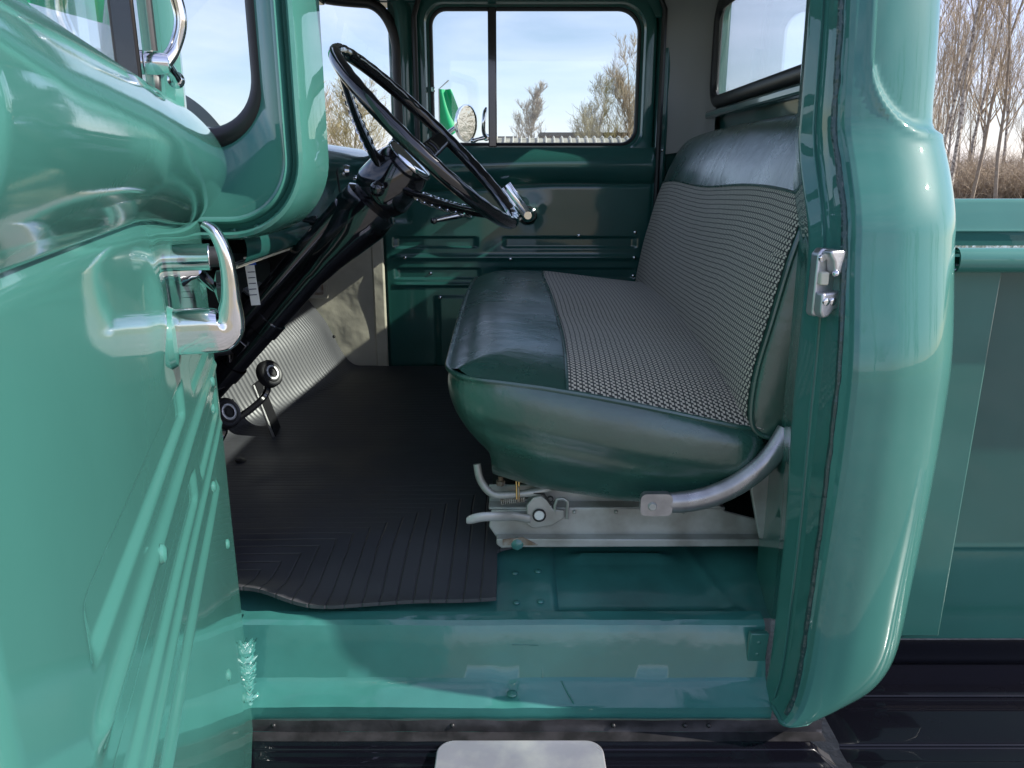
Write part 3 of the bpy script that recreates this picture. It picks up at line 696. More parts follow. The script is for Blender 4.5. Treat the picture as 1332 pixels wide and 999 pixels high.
# ------------------------------------------------------------------ pedals
def pedal(c):
    ax=V((.80,-.42,.42)).normalized()
    g=G(); g.lathe([(0,.010),(.006,.010),(.008,.007),(.013,.007),(.015,.010),(.020,.010),(.022,.007),(.026,.007),(.029,.009),(.032,.005),(.033,-.008),(.028,-.012),(0,-.012)],c,ax,30)
    pad=g.build('pedal_pad','rubber',truck)
    g=G(); g.tube(curve([V(c)-ax*.01,V(c)-ax*.02+V((-.005,-.0,-.05)),V(c)+V((-.07,-.10,-.09)),V(c)+V((-.20,-.18,-.14))],12),.0085,8); g.build('pedal_arm','black',pad)
    g=G(); g.lathe([(.0125,.0112),(.015,.012),(.0175,.0112)],c,ax,30); g.build('pad_ring','alu',pad)
pedal((-.560,1.72,-.452)); pedal((-.585,1.50,-.478))
g=G(); a=V((-.705,2.03,-.56)); b=V((-.645,2.03,-.765)); w=V((.0,.055,0)); nrm2=(b-a).cross(w).normalized()
g.grid(lambda u,v: a.lerp(b,u)+w*(v-.5)+nrm2*0,12,6); g.grid(lambda u,v: a.lerp(b,u)+w*(v-.5)+nrm2*.012,12,6)
for sgn in (-.5,.5): g.grid(lambda u,v: a.lerp(b,u)+w*sgn+nrm2*.012*v,12,1)
acc=g.build('accelerator_pedal','rubber',truck)
g=G(); g.tube([a+w*-.55+nrm2*.006,b+w*-.55+nrm2*.006],.004,6); g.build('pedal_edge','alu',acc)
g=G(); p=V((-.70,1.83,-.745)); g.lathe([(.005,0),(.005,.03),(.013,.034),(.014,.040),(0,.043)],p+V((0,0,0)),(.3,0,1),16); g.build('dimmer_switch','rubber',truck)

# ------------------------------------------------------------------ bench seat
SY0,SY1=1.225,2.455; SX0,SX1=-.112,.425
def seat_plane(x,y):
    k=(y-1.24)/1.25
    return -.318+lerp(-.10,-.045,k)*sm(-.15,.75,x)*1.35+.034*math.sin(PI*min(1,max(0,k)))-.012
def foot(a,ins=0,front=0):                       # rounded-rect footprint parameterised by a
    L=rrect(SX0+ins+front,SX1-ins*.3,SY0+ins,SY1-ins,[.06,.06*1.2,.075,.05],10); m_=len(L); x=a*m_; i=int(x)%m_; f=x-int(x)
    return V(L[i]).lerp(V(L[(i+1)%m_]),f)
def crown(d): return .038*(1-math.exp(-d/.055))
def seat_top(x,y,lift=0):
    d=max(0,min((x-SX0),(y-SY0),(SY1-y),.30))
    z=seat_plane(x,y)+crown(d)
    z+=.004*noise.noise((x*6,y*5,0))*sm(0,.05,d)
    sag=-.016*math.exp(-(((x-.12)/.14)**2+((y-1.55)/.22)**2)); z+=sag
    return z+lift
g=G()
inr=[0,.012,.03,.055,.09,.14,.20,.265]
def toploop(a,b):
    idx=b*(len(inr)-1); i=int(min(idx,len(inr)-2)); ins=lerp(inr[i],inr[i+1],idx-i)
    L=rrect(SX0+ins,SX1-ins,SY0+ins,SY1-ins,[max(.002,.06-ins),max(.002,.075-ins*.7),max(.002,.075-ins*.7),max(.002,.05-ins)],10); m_=len(L); k=int(round(a*m_))%m_
    x,y=L[k]; return V((x,y,seat_top(x,y)))
# denser top: grid over a warped square
def topgrid(a,b):
    x=lerp(SX0,SX1,a); y=lerp(SY0,SY1,b)
    # round the footprint's corners
    for cx,cy,sx,sy,r in ((SX0,SY0,1,1,.075),(SX0,SY1,1,-1,.075),(SX1,SY0,-1,1,.05),(SX1,SY1,-1,-1,.05)):
        px=(x-cx)*sx; py=(y-cy)*sy
        if px<r and py<r:
            vx=r-px; vy=r-py; l=math.hypot(vx,vy); m2=max(vx,vy)
            if l>1e-6: x=cx+sx*(r-vx*m2/l); y=cy+sy*(r-vy*m2/l)
    return V((x,y,seat_top(x,y)))
g.grid(topgrid,60,110)
side=[(0,0),(.010,-.012),(.016,-.035),(.017,-.065),(.012,-.095),(.000,-.125),(-.018,-.152),(-.042,-.185),(-.07,-.208),(-.11,-.22),(-.16,-.223)]
def skirt(a,b):
    o,dz=poly_at(side,b); m_=len(rrect(0,1,0,1,.1,10))
    L=rrect(SX0,SX1,SY0,SY1,[.05,.075,.075,.05],10)
    k=int(a*m_)%m_; f=a*m_-int(a*m_); p=V(L[k]).lerp(V(L[(k+1)%m_]),f); q=V(L[(k+1)%m_])-V(L[k])
    # outward direction from centre-clamped point
    c=V((min(max(p.x,SX0+.075),SX1-.05),min(max(p.y,SY0+.075),SY1-.075))); d=(p-c); d=d.normalized() if d.length>1e-6 else V((0,0))
    z=seat_plane(p.x,p.y)+crown(0)+dz
    rear=sm(.15,.42,p.x); z+= -dz*.18*rear
    wr=.006*noise.noise((p.x*5+p.y*2,p.y*4,dz*9))+.010*math.exp(-((dz+.085+.05*(p.x+.1))/.014)**2)*sm(-.10,0,p.x)*(1-sm(.2,.38,p.x))*-.6
    frontk=1-sm(-.08,.05,p.x)
    o2=o+wr*sm(0,.2,b) - frontk*(.045*sm(.05,.8,b)+.012*sm(0,.1,b))
    return V((p.x+d.x*o2,p.y+d.y*o2,z))
g.grid(skirt,250,40,cu=True)
cu=g.build('seat_cushion','vinyl',truck,60); tag(cu,'dark green vinyl bench seat cushion with woven cloth top')
L=[]
for i in range(250):
    p=skirt(i/250,0); L.append(p+V((0,0,0)))
g=G(); g.tube([skirt(i/250,0)+ (skirt(i/250,.12)-skirt(i/250,0)).normalized()*.0+V((0,0,.001)) for i in range(250)],.0048,8,closed=True); g.build('piping','vinyl',cu)
XB=.092
def clothpt(a,b):
    y=lerp(SY0+.004,SY1-.004,b); x=lerp(XB+.006*math.sin(b*7),SX1,a)
    return V((x,y,seat_top(x,y,.0022)))
g=G(); g.grid(clothpt,50,120,uvf=lambda a,b,p:(lerp(SY0,SY1,b),lerp(XB,SX1,a))); g.build('cloth_insert','cloth',cu)
g=G(); g.tube([V((XB+.006*math.sin(i/60*7),lerp(SY0,SY1,i/60),seat_top(XB,lerp(SY0,SY1,i/60),.002))) for i in range(61)],.0028,6); g.build('seam_welt','vinyl',cu)
# backrest
bt=V((.215,0,.977)).normalized(); bnn=V((-.977,0,.215)).normalized()   # up along the back, and out towards the front
B0=V((.395,0,-.428))
BY0,BY1=1.232,2.475
sec=[(.00,-.045),(.005,-.01),(.03,.010),(.10,.022),(.20,.026),(.31,.024),(.40,.018),(.465,.008),(.530,-.014),(.560,-.048),(.570,-.085),(.556,-.125),(.50,-.145),(.2,-.15),(.0,-.13),(-.01,-.08)]
def backpt(h,t,y): return B0+bt*h+bnn*t+V((0,y,0))
def bsec(v,k):                                   # k shrinks the section near the ends
    p=poly_at(sec+[sec[0]],v); c=V((.25,-.06)); return V((c.x+(p[0]-c.x)*k[0],c.y+(p[1]-c.y)*k[1]))
def back(a,b):
    y=lerp(BY0,BY1,a); e=min(y-BY0,BY1-y)
    p=bsec(b,(1,1)); rnd=math.exp(-e/.018)
    h,t=p; t-= .010*rnd*(t>-.06); h-=.006*rnd*(h>.4)
    t+=.004*noise.noise((h*8,y*4,5))+.006*math.sin(PI*a)*(t>-.05)
    topd=-.008*abs(2*a-1)**3*(h>.3); 
    # top edge falls away towards the far end
    h+=topd
    return backpt(h,t,y)
g=G(); g.grid(back,110,96,cv=True)
for aa,y in ((0,BY0),(1,BY1)):                   # end panels, slightly domed
    s_=-1 if aa==0 else 1
    def cap(u,v):
        p=back(aa,v); c=backpt(.25,-.06,y); k=1-u; q=c+(p-c)*k; q.y+=s_*.016*(1-k**2.5); return q
    g.grid(cap,8,96,cv=True)
bk=g.build('seat_back','vinyl',truck,60); tag(bk,'dark green vinyl backrest with ribbed cloth panel')
g=G(); g.tube([back(0,i/96)+V((0,-.001,0)) for i in range(0,66)],.0045,8)
g.build('piping','vinyl',bk)
def bface(h,y,lift=.0022):
    lo_,hi_=0,.5
    for _ in range(14):
        mid=(lo_+hi_)/2; p=poly_at(sec+[sec[0]],mid)
        if p[0]<h: lo_=mid
        else: hi_=mid
    a=(y-BY0)/(BY1-BY0); q=back(a,lo_); return q+bnn*lift
g=G(); g.grid(lambda a,b: bface(lerp(.012,.400+.006*math.sin(b*9),a),lerp(BY0+.006,BY1-.006,b)),46,100,uvf=lambda a,b,p:(lerp(BY0,BY1,b),lerp(0,.38,a)))
g.build('cloth_insert','cloth',bk)
g=G(); g.tube([bface(.402+.006*math.sin(i/60*9),lerp(BY0,BY1,i/60),.003) for i in range(61)],.0028,6); g.build('seam_welt','vinyl',bk)
# seat frame hardware
YB=1.36
g=G(); fy=lambda p,q,r: V((p,r,q))
g.prism([(-.040,-.640),(.40,-.630),(.41,-.642),(.52,-.672),(.52,-.702),(.40,-.702),(.01,-.702),(-.028,-.702),(-.045,-.675)],YB,YB+.006,fy)
g.prism([(-.03,-.690),(.52,-.690),(.52,-.706),(.005,-.708),(-.02,-.710),(-.03,-.702)],YB-.022,YB+.002,fy)
g.prism([(-.045,-.640),(.41,-.640),(.41,-.634),(-.045,-.634)],YB,YB+.11,fy)
g.prism([(-.045,-.640),(.33,-.637),(.33,-.60),(-.045,-.60)],YB+.03,YB+.036,fy)
sb=g.build('seat_frame','silver',truck,bevel=.0025)
g=G(); g.prism([(-.018,-.702),(.05,-.702),(.03,-.690),(.02,-.685),(-.018,-.690)],YB-.0245,YB-.0225,fy); g.build('rust_patch','rust',sb)
g=G(); g.lathe([(0,.006),(.008,.005),(.013,.001),(.013,-.002)],(.010,YB-.0225,-.699),(0,-1,.2),8); g.build('frame_bolt','paint_floor',sb)
g=G(); g.prism([(.028,-.665),(.028,-.625),(.040,-.610),(.056,-.606),(.070,-.618),(.078,-.634),(.10,-.636),(.10,-.652),(.078,-.668),(.04,-.674)],YB-.010,YB-.003,fy); br=g.build('latch_bracket','silver',sb,bevel=.002)
g=G(); g.lathe([(0,.004),(.009,.004),(.0105,.002),(.0115,-.006)],(.052,YB-.010,-.645),(0,-1,0),24); g.build('white_grommet','white',sb)
g=G(); g.lathe([(.0105,0),(.013,.0),(.013,-.004)],(.052,YB-.0145,-.645),(0,-1,0),24); g.build('grommet_ring','dark',sb)
g=G(); g.tube([V((.082,YB-.006,-.66)),V((.082,YB-.008,-.625)),V((.086,YB-.008,-.613)),V((.097,YB-.008,-.612)),V((.106,YB-.008,-.618)),V((.106,YB-.006,-.655))],.0032,8); g.build('wire_loop','silver',sb)
g=G(); g.tube([V((.026,YB-.008,-.612)),V((.04,YB-.01,-.60)),V((.06,YB-.01,-.602)),V((.075,YB-.01,-.625))],.0022,6); g.lathe([(.004,0),(.006,0),(.006,-.004)],(.073,YB-.012,-.612),(0,-1,0),12); g.build('latch_wire','dark',sb)
# lever
def leverpt(a,b):
    c=poly_at([(-.085,YB-.045,-.640),(-.055,YB-.045,-.633),(-.025,YB-.035,-.637),(.005,YB-.018,-.645),(.035,YB-.010,-.654)],a)
    w=lerp(.013,.012,a)*(math.sin(PI*min(1,a*3+.12))**.5 if a<.12 else 1)
    q=2*PI*b; return c+V((0,math.cos(q)*.004,math.sin(q)*w*.75))
g=G(); g.grid(leverpt,24,12,cv=True); g.build('seat_lever','silver',sb)
# spring
g=G(); g.tube([V((-.022+.046*i/96,YB-.012+.0055*math.cos(i*PI/4),-.617+.006*(i/96)+.0055*math.sin(i*PI/4))) for i in range(97)],.0012,5); g.tube([V((.012,YB-.014,-.585)),V((.012,YB-.016,-.615))],.0020,6); g.build('return_spring','rust',sb)
g=G(); g.tube([V((.008,YB-.012,-.575)),V((.009,YB-.016,-.61)),V((.013,YB-.016,-.612)),V((.013,YB-.012,-.575))],.0016,6); g.build('brass_hook','brass',sb)
g=G(); g.tube(curve([(-.066,YB+.0,-.545),(-.060,YB-.005,-.575),(-.040,YB-.01,-.600),(-.012,YB-.01,-.604),(.06,YB-.002,-.598),(.12,YB+.03,-.585)],24),.0075,10,prof=[(math.cos(k*PI/6),math.sin(k*PI/6)*.8) for k in range(12)]); g.build('front_loop','silver',sb)
g=G(); g.lathe([(0,.018),(.005,.018),(.005,.009),(.009,.009),(.009,.0)],(-.022,YB+.02,-.596),(0,0,1),6); g.build('frame_bolt','rust',sb)
for x in (.12,.20,.27,.33):
    g=G(); g.ball((x,YB-.001,-.643),.004,6); g.build('frame_rivet','silver',sb)
sb.location=(0,0,.011)
# dark box under the cushion
g=G(); g.box((.17,1.95,-.60),(.42,.95,.10)); g.build('seat_base','dark',truck)
# hinge arm: tube from the frame up behind the cushion
pth=curve([(.245,1.215,-.545),(.28,1.212,-.546),(.325,1.210,-.538),(.370,1.208,-.518),(.410,1.208,-.488),(.440,1.212,-.455),(.462,1.22,-.42)],40)
rs=[lerp(.015,.019,min(1,i/8)) for i in range(41)]
g=G(); g.tube(pth,rs,14,up=(0,-1,0),prof=[(math.cos(k*PI/8)*.75,math.sin(k*PI/8)) for k in range(16)])
g.prism(rrect(.218,.272,-.566,-.526,.010,4),1.200,1.214,fy); ha=g.build('hinge_arm','silver',truck,50,bevel=0); ha.data.materials[0]=M['arm']
g=G(); g.lathe([(0,.004),(.006,.004),(.0075,.002),(.008,-.002)],(.238,1.200,-.548),(0,-1,0),20); g.build('hinge_bolt','silver',ha)
g=G(); g.prism([(.435,-.56),(.46,-.50),(.49,-.50),(.49,-.66),(.46,-.66)],1.30,1.31,fy); g.build('rear_bracket','silver',truck,bevel=.003)

# ------------------------------------------------------------------ running board, flange, step plate
g=G(); g.grid(lambda a,b: V((lerp(-.50,.52,a),1.092-.004*b+.003*noise.noise((a*9,b,0)),lerp(-.888,-.908,b)+.002*noise.noise((a*20,b,2)))),90,3)
g.grid(lambda a,b: V((lerp(-.50,.52,a),lerp(1.088,1.068,b)+.001*noise.noise((a*20,b,7)),-.908-.002*b)),90,3); fg=g.build('sill_flange','dirt',truck)
for x in (-.40,-.10,.17,.29,.33): 
    g=G(); g.ball((x,1.090,-.897),.004,6); g.build('flange_screw','rubber',fg)
rb=[(1.072,-.910),(1.055,-.912),(1.050,-.914),(1.030,-.916),(1.015,-.920),(.995,-.914),(.975,-.911),(.95,-.912),(.90,-.913),(.80,-.915),(.74,-.925),(.72,-.95),(.715,-1.0)]
def xend(y): return .53+.05*sm(1.07,.95,y)
g=G(); g.grid(lambda a,b: (lambda p: V((lerp(-.62,xend(p[0]),a),p[0],p[1]-.03*sm(.965,1,a))))(poly_at(rb,b)),60,70); g.build('running_board','black_dusty',truck,60)
rb2=[(1.285,-.842),(1.283,-.885),(1.278,-.893),(1.20,-.895),(1.192,-.902),(1.165,-.902),(1.155,-.896),(1.08,-.898),(1.07,-.905),(1.04,-.905),(1.03,-.898),(.95,-.90),(.80,-.905),(.72,-.93),(.71,-1.0)]
g=G(); g.grid(lambda a,b: (lambda p: V((lerp(.545,1.9,a),p[0],p[1]-.022)))(poly_at(rb2,b)),40,80)
rb3=g.build('rear_running_board','black_dusty',truck,60)
g=G(); g.box((1.30,1.279,-.845),(1.30,.012,.010)); g.build('board_bead','black',truck,bevel=.003)
g=G(); pl=rrect(-.122,.148,.86,1.062,.028,8); g.prism(pl,-.909,-.902,lambda p,q,r:V((p,q,r))); stp=g.build('step_plate','step',truck,bevel=.002)

# ------------------------------------------------------------------ bed
g=G()
def bedside(a,b):
    x=lerp(.70,2.4,a); z=lerp(-.845,-.135,b); y=1.262
    y-=.0012*math.exp(-((z+.655)/.004)**2); y+=.0015*noise.noise((x*3,z*4,0))
    return V((x,y,z))
g.grid(bedside,40,240); g.build('bed_side','paint_shaded',truck)
g=G(); g.prism([(.70,-.815),(.775,-.815),(.778,-.145),(.70,-.145)],1.222,1.262,fy); g.build('bed_corner_post','paint_bed',truck,bevel=.003)
rl=curve([(-.010,.012),(.0,.022),(.016,.022),(.026,.008),(.024,-.012),(.008,-.022),(-.012,-.020)],24)
g=G(); g.grid(lambda a,b: (lambda p: V((lerp(.685,2.4,a),1.205-p[0]*.9,-.134+p[1]*.85)))(rl[int(round(b*24))]),10,24); 
g.grid(lambda a,b: (lambda p: V((lerp(.685,2.4,a),1.205-p[0]*.78,-.134+p[1]*.75)))(rl[int(round(b*24))]),10,24)
g.prism([(1.195,-.117),(1.262,-.117),(1.262,-.121),(1.195,-.121)],.69,2.4,lambda p,q,r:V((r,p,q))); g.build('bed_rail','paint',truck)
g=G(); g.box((.715,1.87,-.50),(.02,1.2,.72)); g.build('bed_front_panel','paint',truck,bevel=.004)
g=G(); g.grid(lambda a,b: V((lerp(.70,3.2,a),poly_at([(2.50,-.60),(2.49,-.23),(2.482,-.185),(2.49,-.180),(2.515,-.115),(2.53,-.088),(2.56,-.088)],b)[0],poly_at([(2.50,-.60),(2.49,-.23),(2.482,-.185),(2.49,-.180),(2.515,-.115),(2.53,-.088),(2.56,-.088)],b)[1])),10,50); g.build('far_bed_side','paint',truck,50)
g=G(); g.box((1.95,1.90,-.62),(2.4,1.15,.03)); g.build('bed_floor','black',truck)

# ------------------------------------------------------------------ hood and front fenders, exterior mirror
g=G()
def hood(a,b):
    x=lerp(-.80,-2.1,a); y=lerp(1.34,2.32,b); k=abs(2*b-1)
    z=.125-.06*k**3-.05*a-.22*sm(.8,1,a)+.065*(1-k**2)
    return V((x,y,z))
g.grid(hood,30,30); g.build('hood','paint',truck)
for s_,yc in ((-1,1.24),(1,2.42)):
    g=G(); g.grid(lambda a,b: V((lerp(-.60,-2.05,a),yc+s_*.0+s_*(.17*math.sin(PI/2*b)),-.06-.05*(1-math.cos(PI/2*b))-.35*b**3-.08*a)),20,16); g.build('front_fender','paint',truck)
g=G(); g.grid(lambda a,b: V((lerp(-.80,-.775,a),lerp(1.30,2.36,b),.04)),2,4); g.grid(lambda a,b: V((lerp(-.62,-.85,a),lerp(1.12,2.53,b),-.02+.06*math.sin(PI*b)**.5-.03*a)),6,20); g.build('cowl_top','paint',truck)
mc=V((-.150,2.66,.150))
g=G(); ax=V((.86,-.50,-.05)).normalized()
g.lathe([(0,-.030),(.03,-.026),(.055,-.010),(.060,.0),(.060,.004),(.056,.005)],mc,ax,32); em=g.build('wing_mirror','chrome',truck)
g=G(); g.lathe([(0,.002),(.057,.002)],mc,ax,32); g.build('mirror_glass','mirrorglass',em)
g=G(); g.tube([mc-ax*.02,mc+V((-.06,-.01,-.03)),V((-.235,2.60,.075)),V((-.25,2.57,.03))],[.006,.008,.010,.012],10); g.build('mirror_arm','chrome',em)

# ------------------------------------------------------------------ ground
g=G(); g.grid(lambda a,b: V((lerp(-400,400,a),lerp(-300,700,b),0)),4,4); gr=g.build('ground','grass',world=True); tag(gr,kind='structure')
g=G(); g.grid(lambda a,b: V((lerp(-14,12,a),lerp(-9,9,b),.004)),4,4); yd=g.build('gravel_yard','gravel',world=True); tag(yd,kind='structure')

# ------------------------------------------------------------------ trees
def grow(seed,h,trunk_r,levels=4,nb=9,spread=.9,up=.25,lean=0,start=.25,droop=0,twigr=.006,bl=.42):
    rnd=random.Random(seed); T=G(); B=G()
    def br(p,d,l,r,lv):
        n=6 if lv==0 else (4 if lv==1 else 3); pts=[p.copy()]; rs=[r]; q=p.copy(); dr=d.copy(); k=.10 if lv==0 else .22
        for i in range(n):
            dr=(dr+V((rnd.uniform(-k,k),rnd.uniform(-k,k),rnd.uniform(-k,k)*.6+ (up*.35 if lv else 0)-droop*(lv>1)))).normalized()
            q=q+dr*l/n; pts.append(q.copy()); rs.append(max(twigr*.6,r*(1-.82*(i+1)/n)))
        (T if lv==0 else B).tube(pts,rs,7 if lv==0 else (4 if lv==1 else 3),cap=False)
        if lv>=levels: return
        cnt=nb+6 if lv==0 else (nb if lv==1 else max(4,nb-3))
        for c in range(cnt):
            t=rnd.uniform(start if lv==0 else .18,1.0)*n; i=min(n-1,int(t)); f=t-i; pp=pts[i].lerp(pts[i+1],f); rr=lerp(rs[i],rs[i+1],f)
            az=rnd.uniform(0,2*PI); dd_=(pts[i+1]-pts[i]).normalized(); o=dd_.orthogonal().normalized(); o=Matrix.Rotation(az,3,dd_)@o
            nd=(dd_*(1-spread*.45)+o*spread).normalized(); nd=(nd+V((0,0,up))).normalized()
            ll=l*bl*(1-.55*(t/n)) if lv==0 else l*.5*rnd.uniform(.6,1.1)
            br(pp,nd,ll,max(twigr,rr*.5),lv+1)
    br(V((0,0,0)),V((lean,0,1)).normalized(),h,trunk_r,0)
    return T,B
def make_tree(seed,label,cat,group,mt,mb,**k):
    T,B=grow(seed,**k); r=empty('bare_tree',(0,0,0)); T.build('trunk',mt,r,world=True); B.build('crown',mb,r,world=True); tag(r,label,cat,group); return r
def place(r,x,y,rz,s,label,first,group=None):
    if first: o=r
    else:
        o=r.copy(); C.objects.link(o)
        for ch in r.children:
            c=ch.copy(); C.objects.link(c); c.parent=o
    o.location=(x,y,0); o.rotation_euler=(0,0,rz); o.scale=(s,s,s); o['label']=label
    if group:o['group']=group
    return o
GRP='bare trees of the wood behind the truck bed'
protos=[make_tree(11,'x','tree',GRP,'bark','twig',h=17,trunk_r=.13,levels=3,nb=8,spread=.62,up=.42,start=.2,twigr=.012,bl=.30),
        make_tree(12,'x','tree',GRP,'birch','twig',h=19,trunk_r=.12,levels=3,nb=8,spread=.6,up=.4,start=.2,twigr=.012,bl=.24,lean=.02),
        make_tree(13,'x','tree',GRP,'bark','twig',h=15,trunk_r=.10,levels=3,nb=8,spread=.65,up=.5,start=.1,twigr=.010,bl=.28,lean=-.04),
        make_tree(14,'x','tree',GRP,'birch','twig',h=17,trunk_r=.09,levels=3,nb=8,spread=.6,up=.5,start=.15,twigr=.010,bl=.24,lean=.09)]
rnd=random.Random(5); used=[False]*4
WL='slender bare tree among the wood seen right of the cab, over the bed'
spots=[]
for i in range(50):
    y=rnd.uniform(36,92); q=rnd.uniform(.50,.74); spots.append((q*y,y))
for i in range(12):
    y=rnd.uniform(60,85); q=rnd.uniform(.22,.42); spots.append((q*y,y))
for i in range(24):                                # the wood goes on round the right-hand side and behind the photographer
    a=R(rnd.uniform(-80,10)); d=rnd.uniform(22,40); spots.append((d*math.cos(a),d*math.sin(a)))
for i,(x,y) in enumerate(spots):
    k=rnd.randrange(4)
    lab=WL if i<50 else ('bare tree showing faintly through the rear window' if i<62 else 'bare tree of the wood beyond the right of the frame')
    place(protos[k],x,y,rnd.uniform(0,6.28),rnd.uniform(.7,1.1)*(1 if i<50 else (.45 if i<62 else .8)),lab,not used[k]); 
    ob=protos[k] if not used[k] else None
    used[k]=True
for o in C.objects:
    if o.name.startswith('bare_tree') and 'rear window' in o.get('label',''): o['group']='bare trees seen through the rear window'
    if o.name.startswith('bare_tree') and 'beyond the right' in o.get('label',''): o['group']='bare trees beyond the right of the frame'
# thicket of brush
def brush(seed,n,h,w):
    rnd=random.Random(seed); g=G()
    for i in range(n):
        p=V((rnd.uniform(-w,w),rnd.uniform(-w,w),0)); d=V((rnd.uniform(-.6,.6),rnd.uniform(-.6,.6),1)); l=rnd.uniform(.4,1)*h; pts=[p]
        for k in range(4):
            d=(d+V((rnd.uniform(-.5,.5),rnd.uniform(-.5,.5),rnd.uniform(-.35,.1)))); p=p+d.normalized()*l/4; pts.append(p)
        g.tube(pts,[.016,.012,.009,.006,.004],3,cap=False)
        for _ in range(5):
            k=rnd.randrange(1,4); a=pts[k]; g.tube([a,a+V((rnd.uniform(-.6,.6),rnd.uniform(-.6,.6),rnd.uniform(-.1,.7)))*l*.3],[.008,.003],3,cap=False)
    return g
bp=[brush(s,260,3.2,1.7).build('bush','twig',world=True) for s in (1,2)]
for i in range(26):
    o=bp[i%2] if i<2 else bp[i%2].copy()
    if i>=2: C.objects.link(o)
    y=rnd.uniform(42,60); q=lerp(.50,.72,rnd.random()); o.location=(q*y,y,0); o.rotation_euler=(0,0,rnd.uniform(0,6)); s=rnd.uniform(.6,1.15); o.scale=(s,s,s)
    tag(o,'leafless brown bush at the foot of the wood right of the cab','bush','leafless bushes under the wood')
# trees across the yard, seen through the cab windows
far=[('bare_tree',21,'twig','birch',(1.3,62),6.6,'wispy pale bare tree left in the passenger window','drp'),
     ('bare_tree',22,'ygreen','bark',(5.6,60),6.6,'bushy yellowish bare tree in the middle of the passenger window','b'),
     ('bare_tree',23,'twig','bark',(8.6,60),9.0,'tall bare tree at the right edge of the passenger window','t'),
     ('bare_tree',24,'ygreen','bark',(-11.2,56),6.4,'yellowish bare tree seen through the windshield behind the steering wheel','b'),
     ('bare_tree',25,'twig','bark',(-14,60),6.6,'greyish bare tree left of the yellow one through the windshield','b')]
for nm,sd,mb,mt_,(x,y),h,lab,kd in far:
    T,B=grow(sd,h,.14,levels=3,nb=14,spread=.85 if kd=='b' else .7,up=.35,start=.12,twigr=.012,bl=.55 if kd=='b' else .42,lean=.1 if kd=='drp' else 0)
    r=empty('bare_tree',(0,0,0)); T.build('trunk',mt_,r,world=True); B.build('crown',mb,r,world=True); r.location=(x,y,0); tag(r,lab,'tree')
# polytunnel
g=G(); HR=1.9; py=26; hh=2.47; 
g.grid(lambda a,b: V((lerp(-.6,7,a),py-HR*math.cos(PI*b),hh*math.sin(PI*b)**.8)),10,24); pt=g.build('polytunnel','mesh',world=True); tag(pt,'long low hooped tunnel across the bottom of the passenger window','tunnel')
for i in range(30):
    x=-.6+.26*i; g=G(); g.tube([V((x+.12*math.sin(PI*b/16),py-(HR+.03)*math.cos(PI*b/16),(hh+.05)*math.sin(PI*b/16)**.8)) for b in range(17)],.022,5); g.build('hoop','hoop',pt,world=True)
# building
b0=empty('flat_building',(6.5,64,0)); tag(b0,'low brown flat-roofed building behind the hooped tunnel','building')
g=G(); g.box((6.5,64,2.0),(8.4,6,4.0)); g.build('wall','wall',b0,world=True)
g=G(); g.box((6.5,64,4.12),(8.8,6.4,.24)); g.build('roof','roofm',b0,world=True)
for x in (3.5,5.5,7.5,9.5):
    g=G(); g.box((x,60.97,2.2),(1.1,.08,1.2)); g.build('window','dark',b0,world=True)
lm=empty('street_lamp',(-.25,40,0)); tag(lm,'slim twin-headed street lamp left of the trees in the passenger window','lamp')
g=G(); g.tube([V((-.25,40,0)),V((-.25,40,3.05))],[.06,.04],8); g.build('pole','alu',lm,world=True)
g=G(); g.box((-.25,40,3.06),(.9,.2,.07)); g.build('lamp_head','roofm',lm,world=True)
# feather flags
def flag(x,y,zb,zt,w,lab,tri=False):
    r=empty('banner_flag',(x,y,0)); tag(r,lab,'flag','green advertising flags'); 
    g=G(); g.tube([V((x,y,0)),V((x,y,zt)),V((x+w*.4,y,zt+.25))],.02,8); g.build('pole','alu',r,world=True)
    g=G()
    def f(a,b,o=0):
        z=lerp(zb,zt,b); ww=w*(1-.5*b); zc=z-(.25*(1-math.cos(a*PI/2)) if not tri else -abs(zt-zb)*.45*a*(1-b))*(1-b)*-1*0
        zz=z+(.35*(1-a)*(1-b) if not tri else a*(1-b)*(zt-zb)*.35)
        return V((x+ww*a,y+o+.06*math.sin(a*9+b*3),zz))
    g.slab(lambda a,b:f(a,b),lambda a,b:f(a,b,.004),24,24); g.build('banner','flag',r,world=True)
flag(-4.75,8.2,1.45+1.24,1.45+4.2,1.3,'tall bright green flag seen through the open driver door window')
flag(-2.15,24,1.45+.75,1.45+2.3,.75,'small green flag beside the wing mirror in the vent window',True)

# ------------------------------------------------------------------ camera
cam=bpy.data.cameras.new('camera'); co=bpy.data.objects.new('camera',cam); C.objects.link(co); sc.camera=co
cam.sensor_width=36; cam.lens=36*1000/1332; cam.clip_start=.02; cam.clip_end=2000
co.location=(0,0,CZ); co.rotation_euler=(R(90-15.5),0,0)
cam.dof.use_dof=False

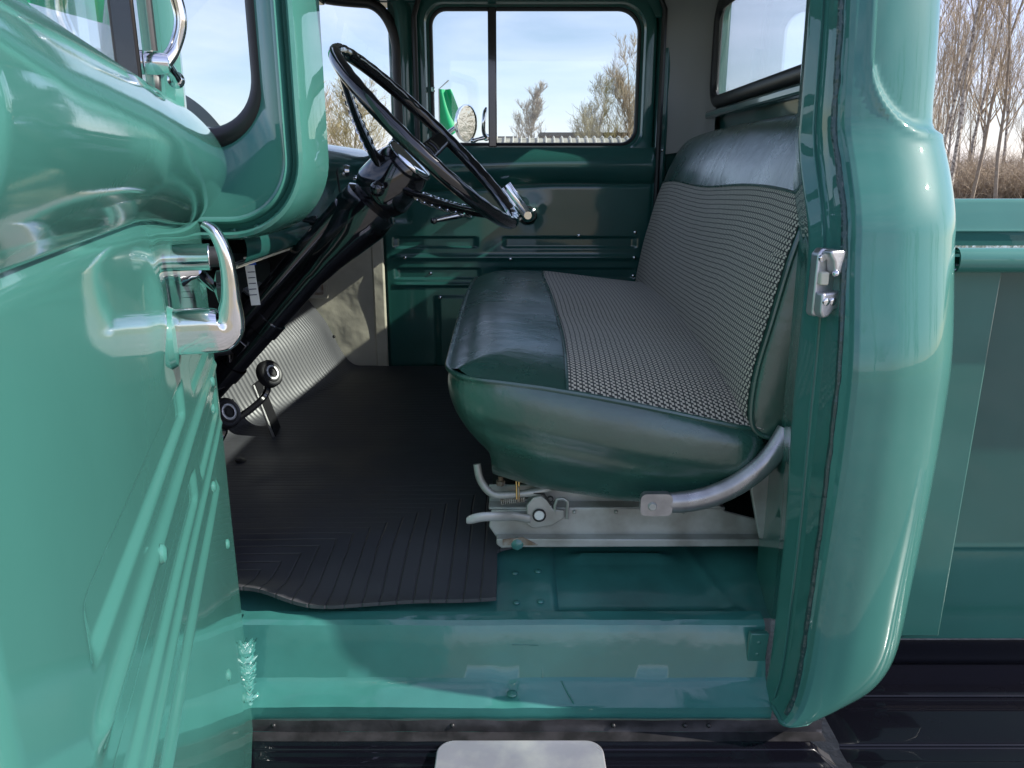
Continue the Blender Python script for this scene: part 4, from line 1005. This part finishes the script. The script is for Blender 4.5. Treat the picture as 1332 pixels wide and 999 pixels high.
# ------------------------------------------------------------------ light
S=V((1,-.17,.70)).normalized()
el=math.asin(S.z)
sun=bpy.data.lights.new('sun','SUN'); sun.energy=4.8; sun.angle=R(.55); sun.color=(1,.95,.87)
so=bpy.data.objects.new('sun',sun); C.objects.link(so); so.rotation_euler=S.to_track_quat('Z','Y').to_euler()
w=bpy.data.worlds.new('World'); sc.world=w; w.use_nodes=True; nt=w.node_tree; bg=nt.nodes['Background']
sky=nt.nodes.new('ShaderNodeTexSky'); sky.sky_type='NISHITA'; sky.sun_disc=False; sky.sun_elevation=el
sky.sun_rotation=math.atan2(S.x,S.y); sky.air_density=1.0; sky.dust_density=.6; sky.ozone_density=2.0; sky.altitude=0
tc=nt.nodes.new('ShaderNodeTexCoord'); mp=nt.nodes.new('ShaderNodeMapping'); mp.inputs['Scale'].default_value=(1.2,1.2,4.5); mp.inputs['Rotation'].default_value=(.12,.05,.3)
n=nt.nodes.new('ShaderNodeTexNoise'); n.inputs['Scale'].default_value=2.2; n.inputs['Detail'].default_value=7; n.inputs['Roughness'].default_value=.55; n.inputs['Distortion'].default_value=.4
mr=nt.nodes.new('ShaderNodeMapRange'); mr.inputs[1].default_value=.34; mr.inputs[2].default_value=.74; mr.inputs[4].default_value=.62
mx=nt.nodes.new('ShaderNodeMix'); mx.data_type='RGBA'; mx.inputs['B'].default_value=(7.2,7.7,9.3,1)
L=nt.links.new; L(tc.outputs['Generated'],mp.inputs[0]); L(mp.outputs[0],n.inputs['Vector']); L(n.outputs['Fac'],mr.inputs[0]); L(mr.outputs[0],mx.inputs['Factor']); L(sky.outputs[0],mx.inputs['A']); tn=nt.nodes.new('ShaderNodeMix'); tn.data_type='RGBA'; tn.blend_type='MULTIPLY'; tn.inputs['Factor'].default_value=1; tn.inputs['B'].default_value=(1.0,.94,1.03,1); L(mx.outputs['Result'],tn.inputs['A']); L(tn.outputs['Result'],bg.inputs['Color'])
bg.inputs['Strength'].default_value=.135
sc.view_settings.view_transform='Standard'; sc.view_settings.look='None'; sc.view_settings.exposure=.5; sc.view_settings.gamma=1
sc.render.engine='CYCLES'; sc.cycles.max_bounces=10; sc.cycles.transparent_max_bounces=16
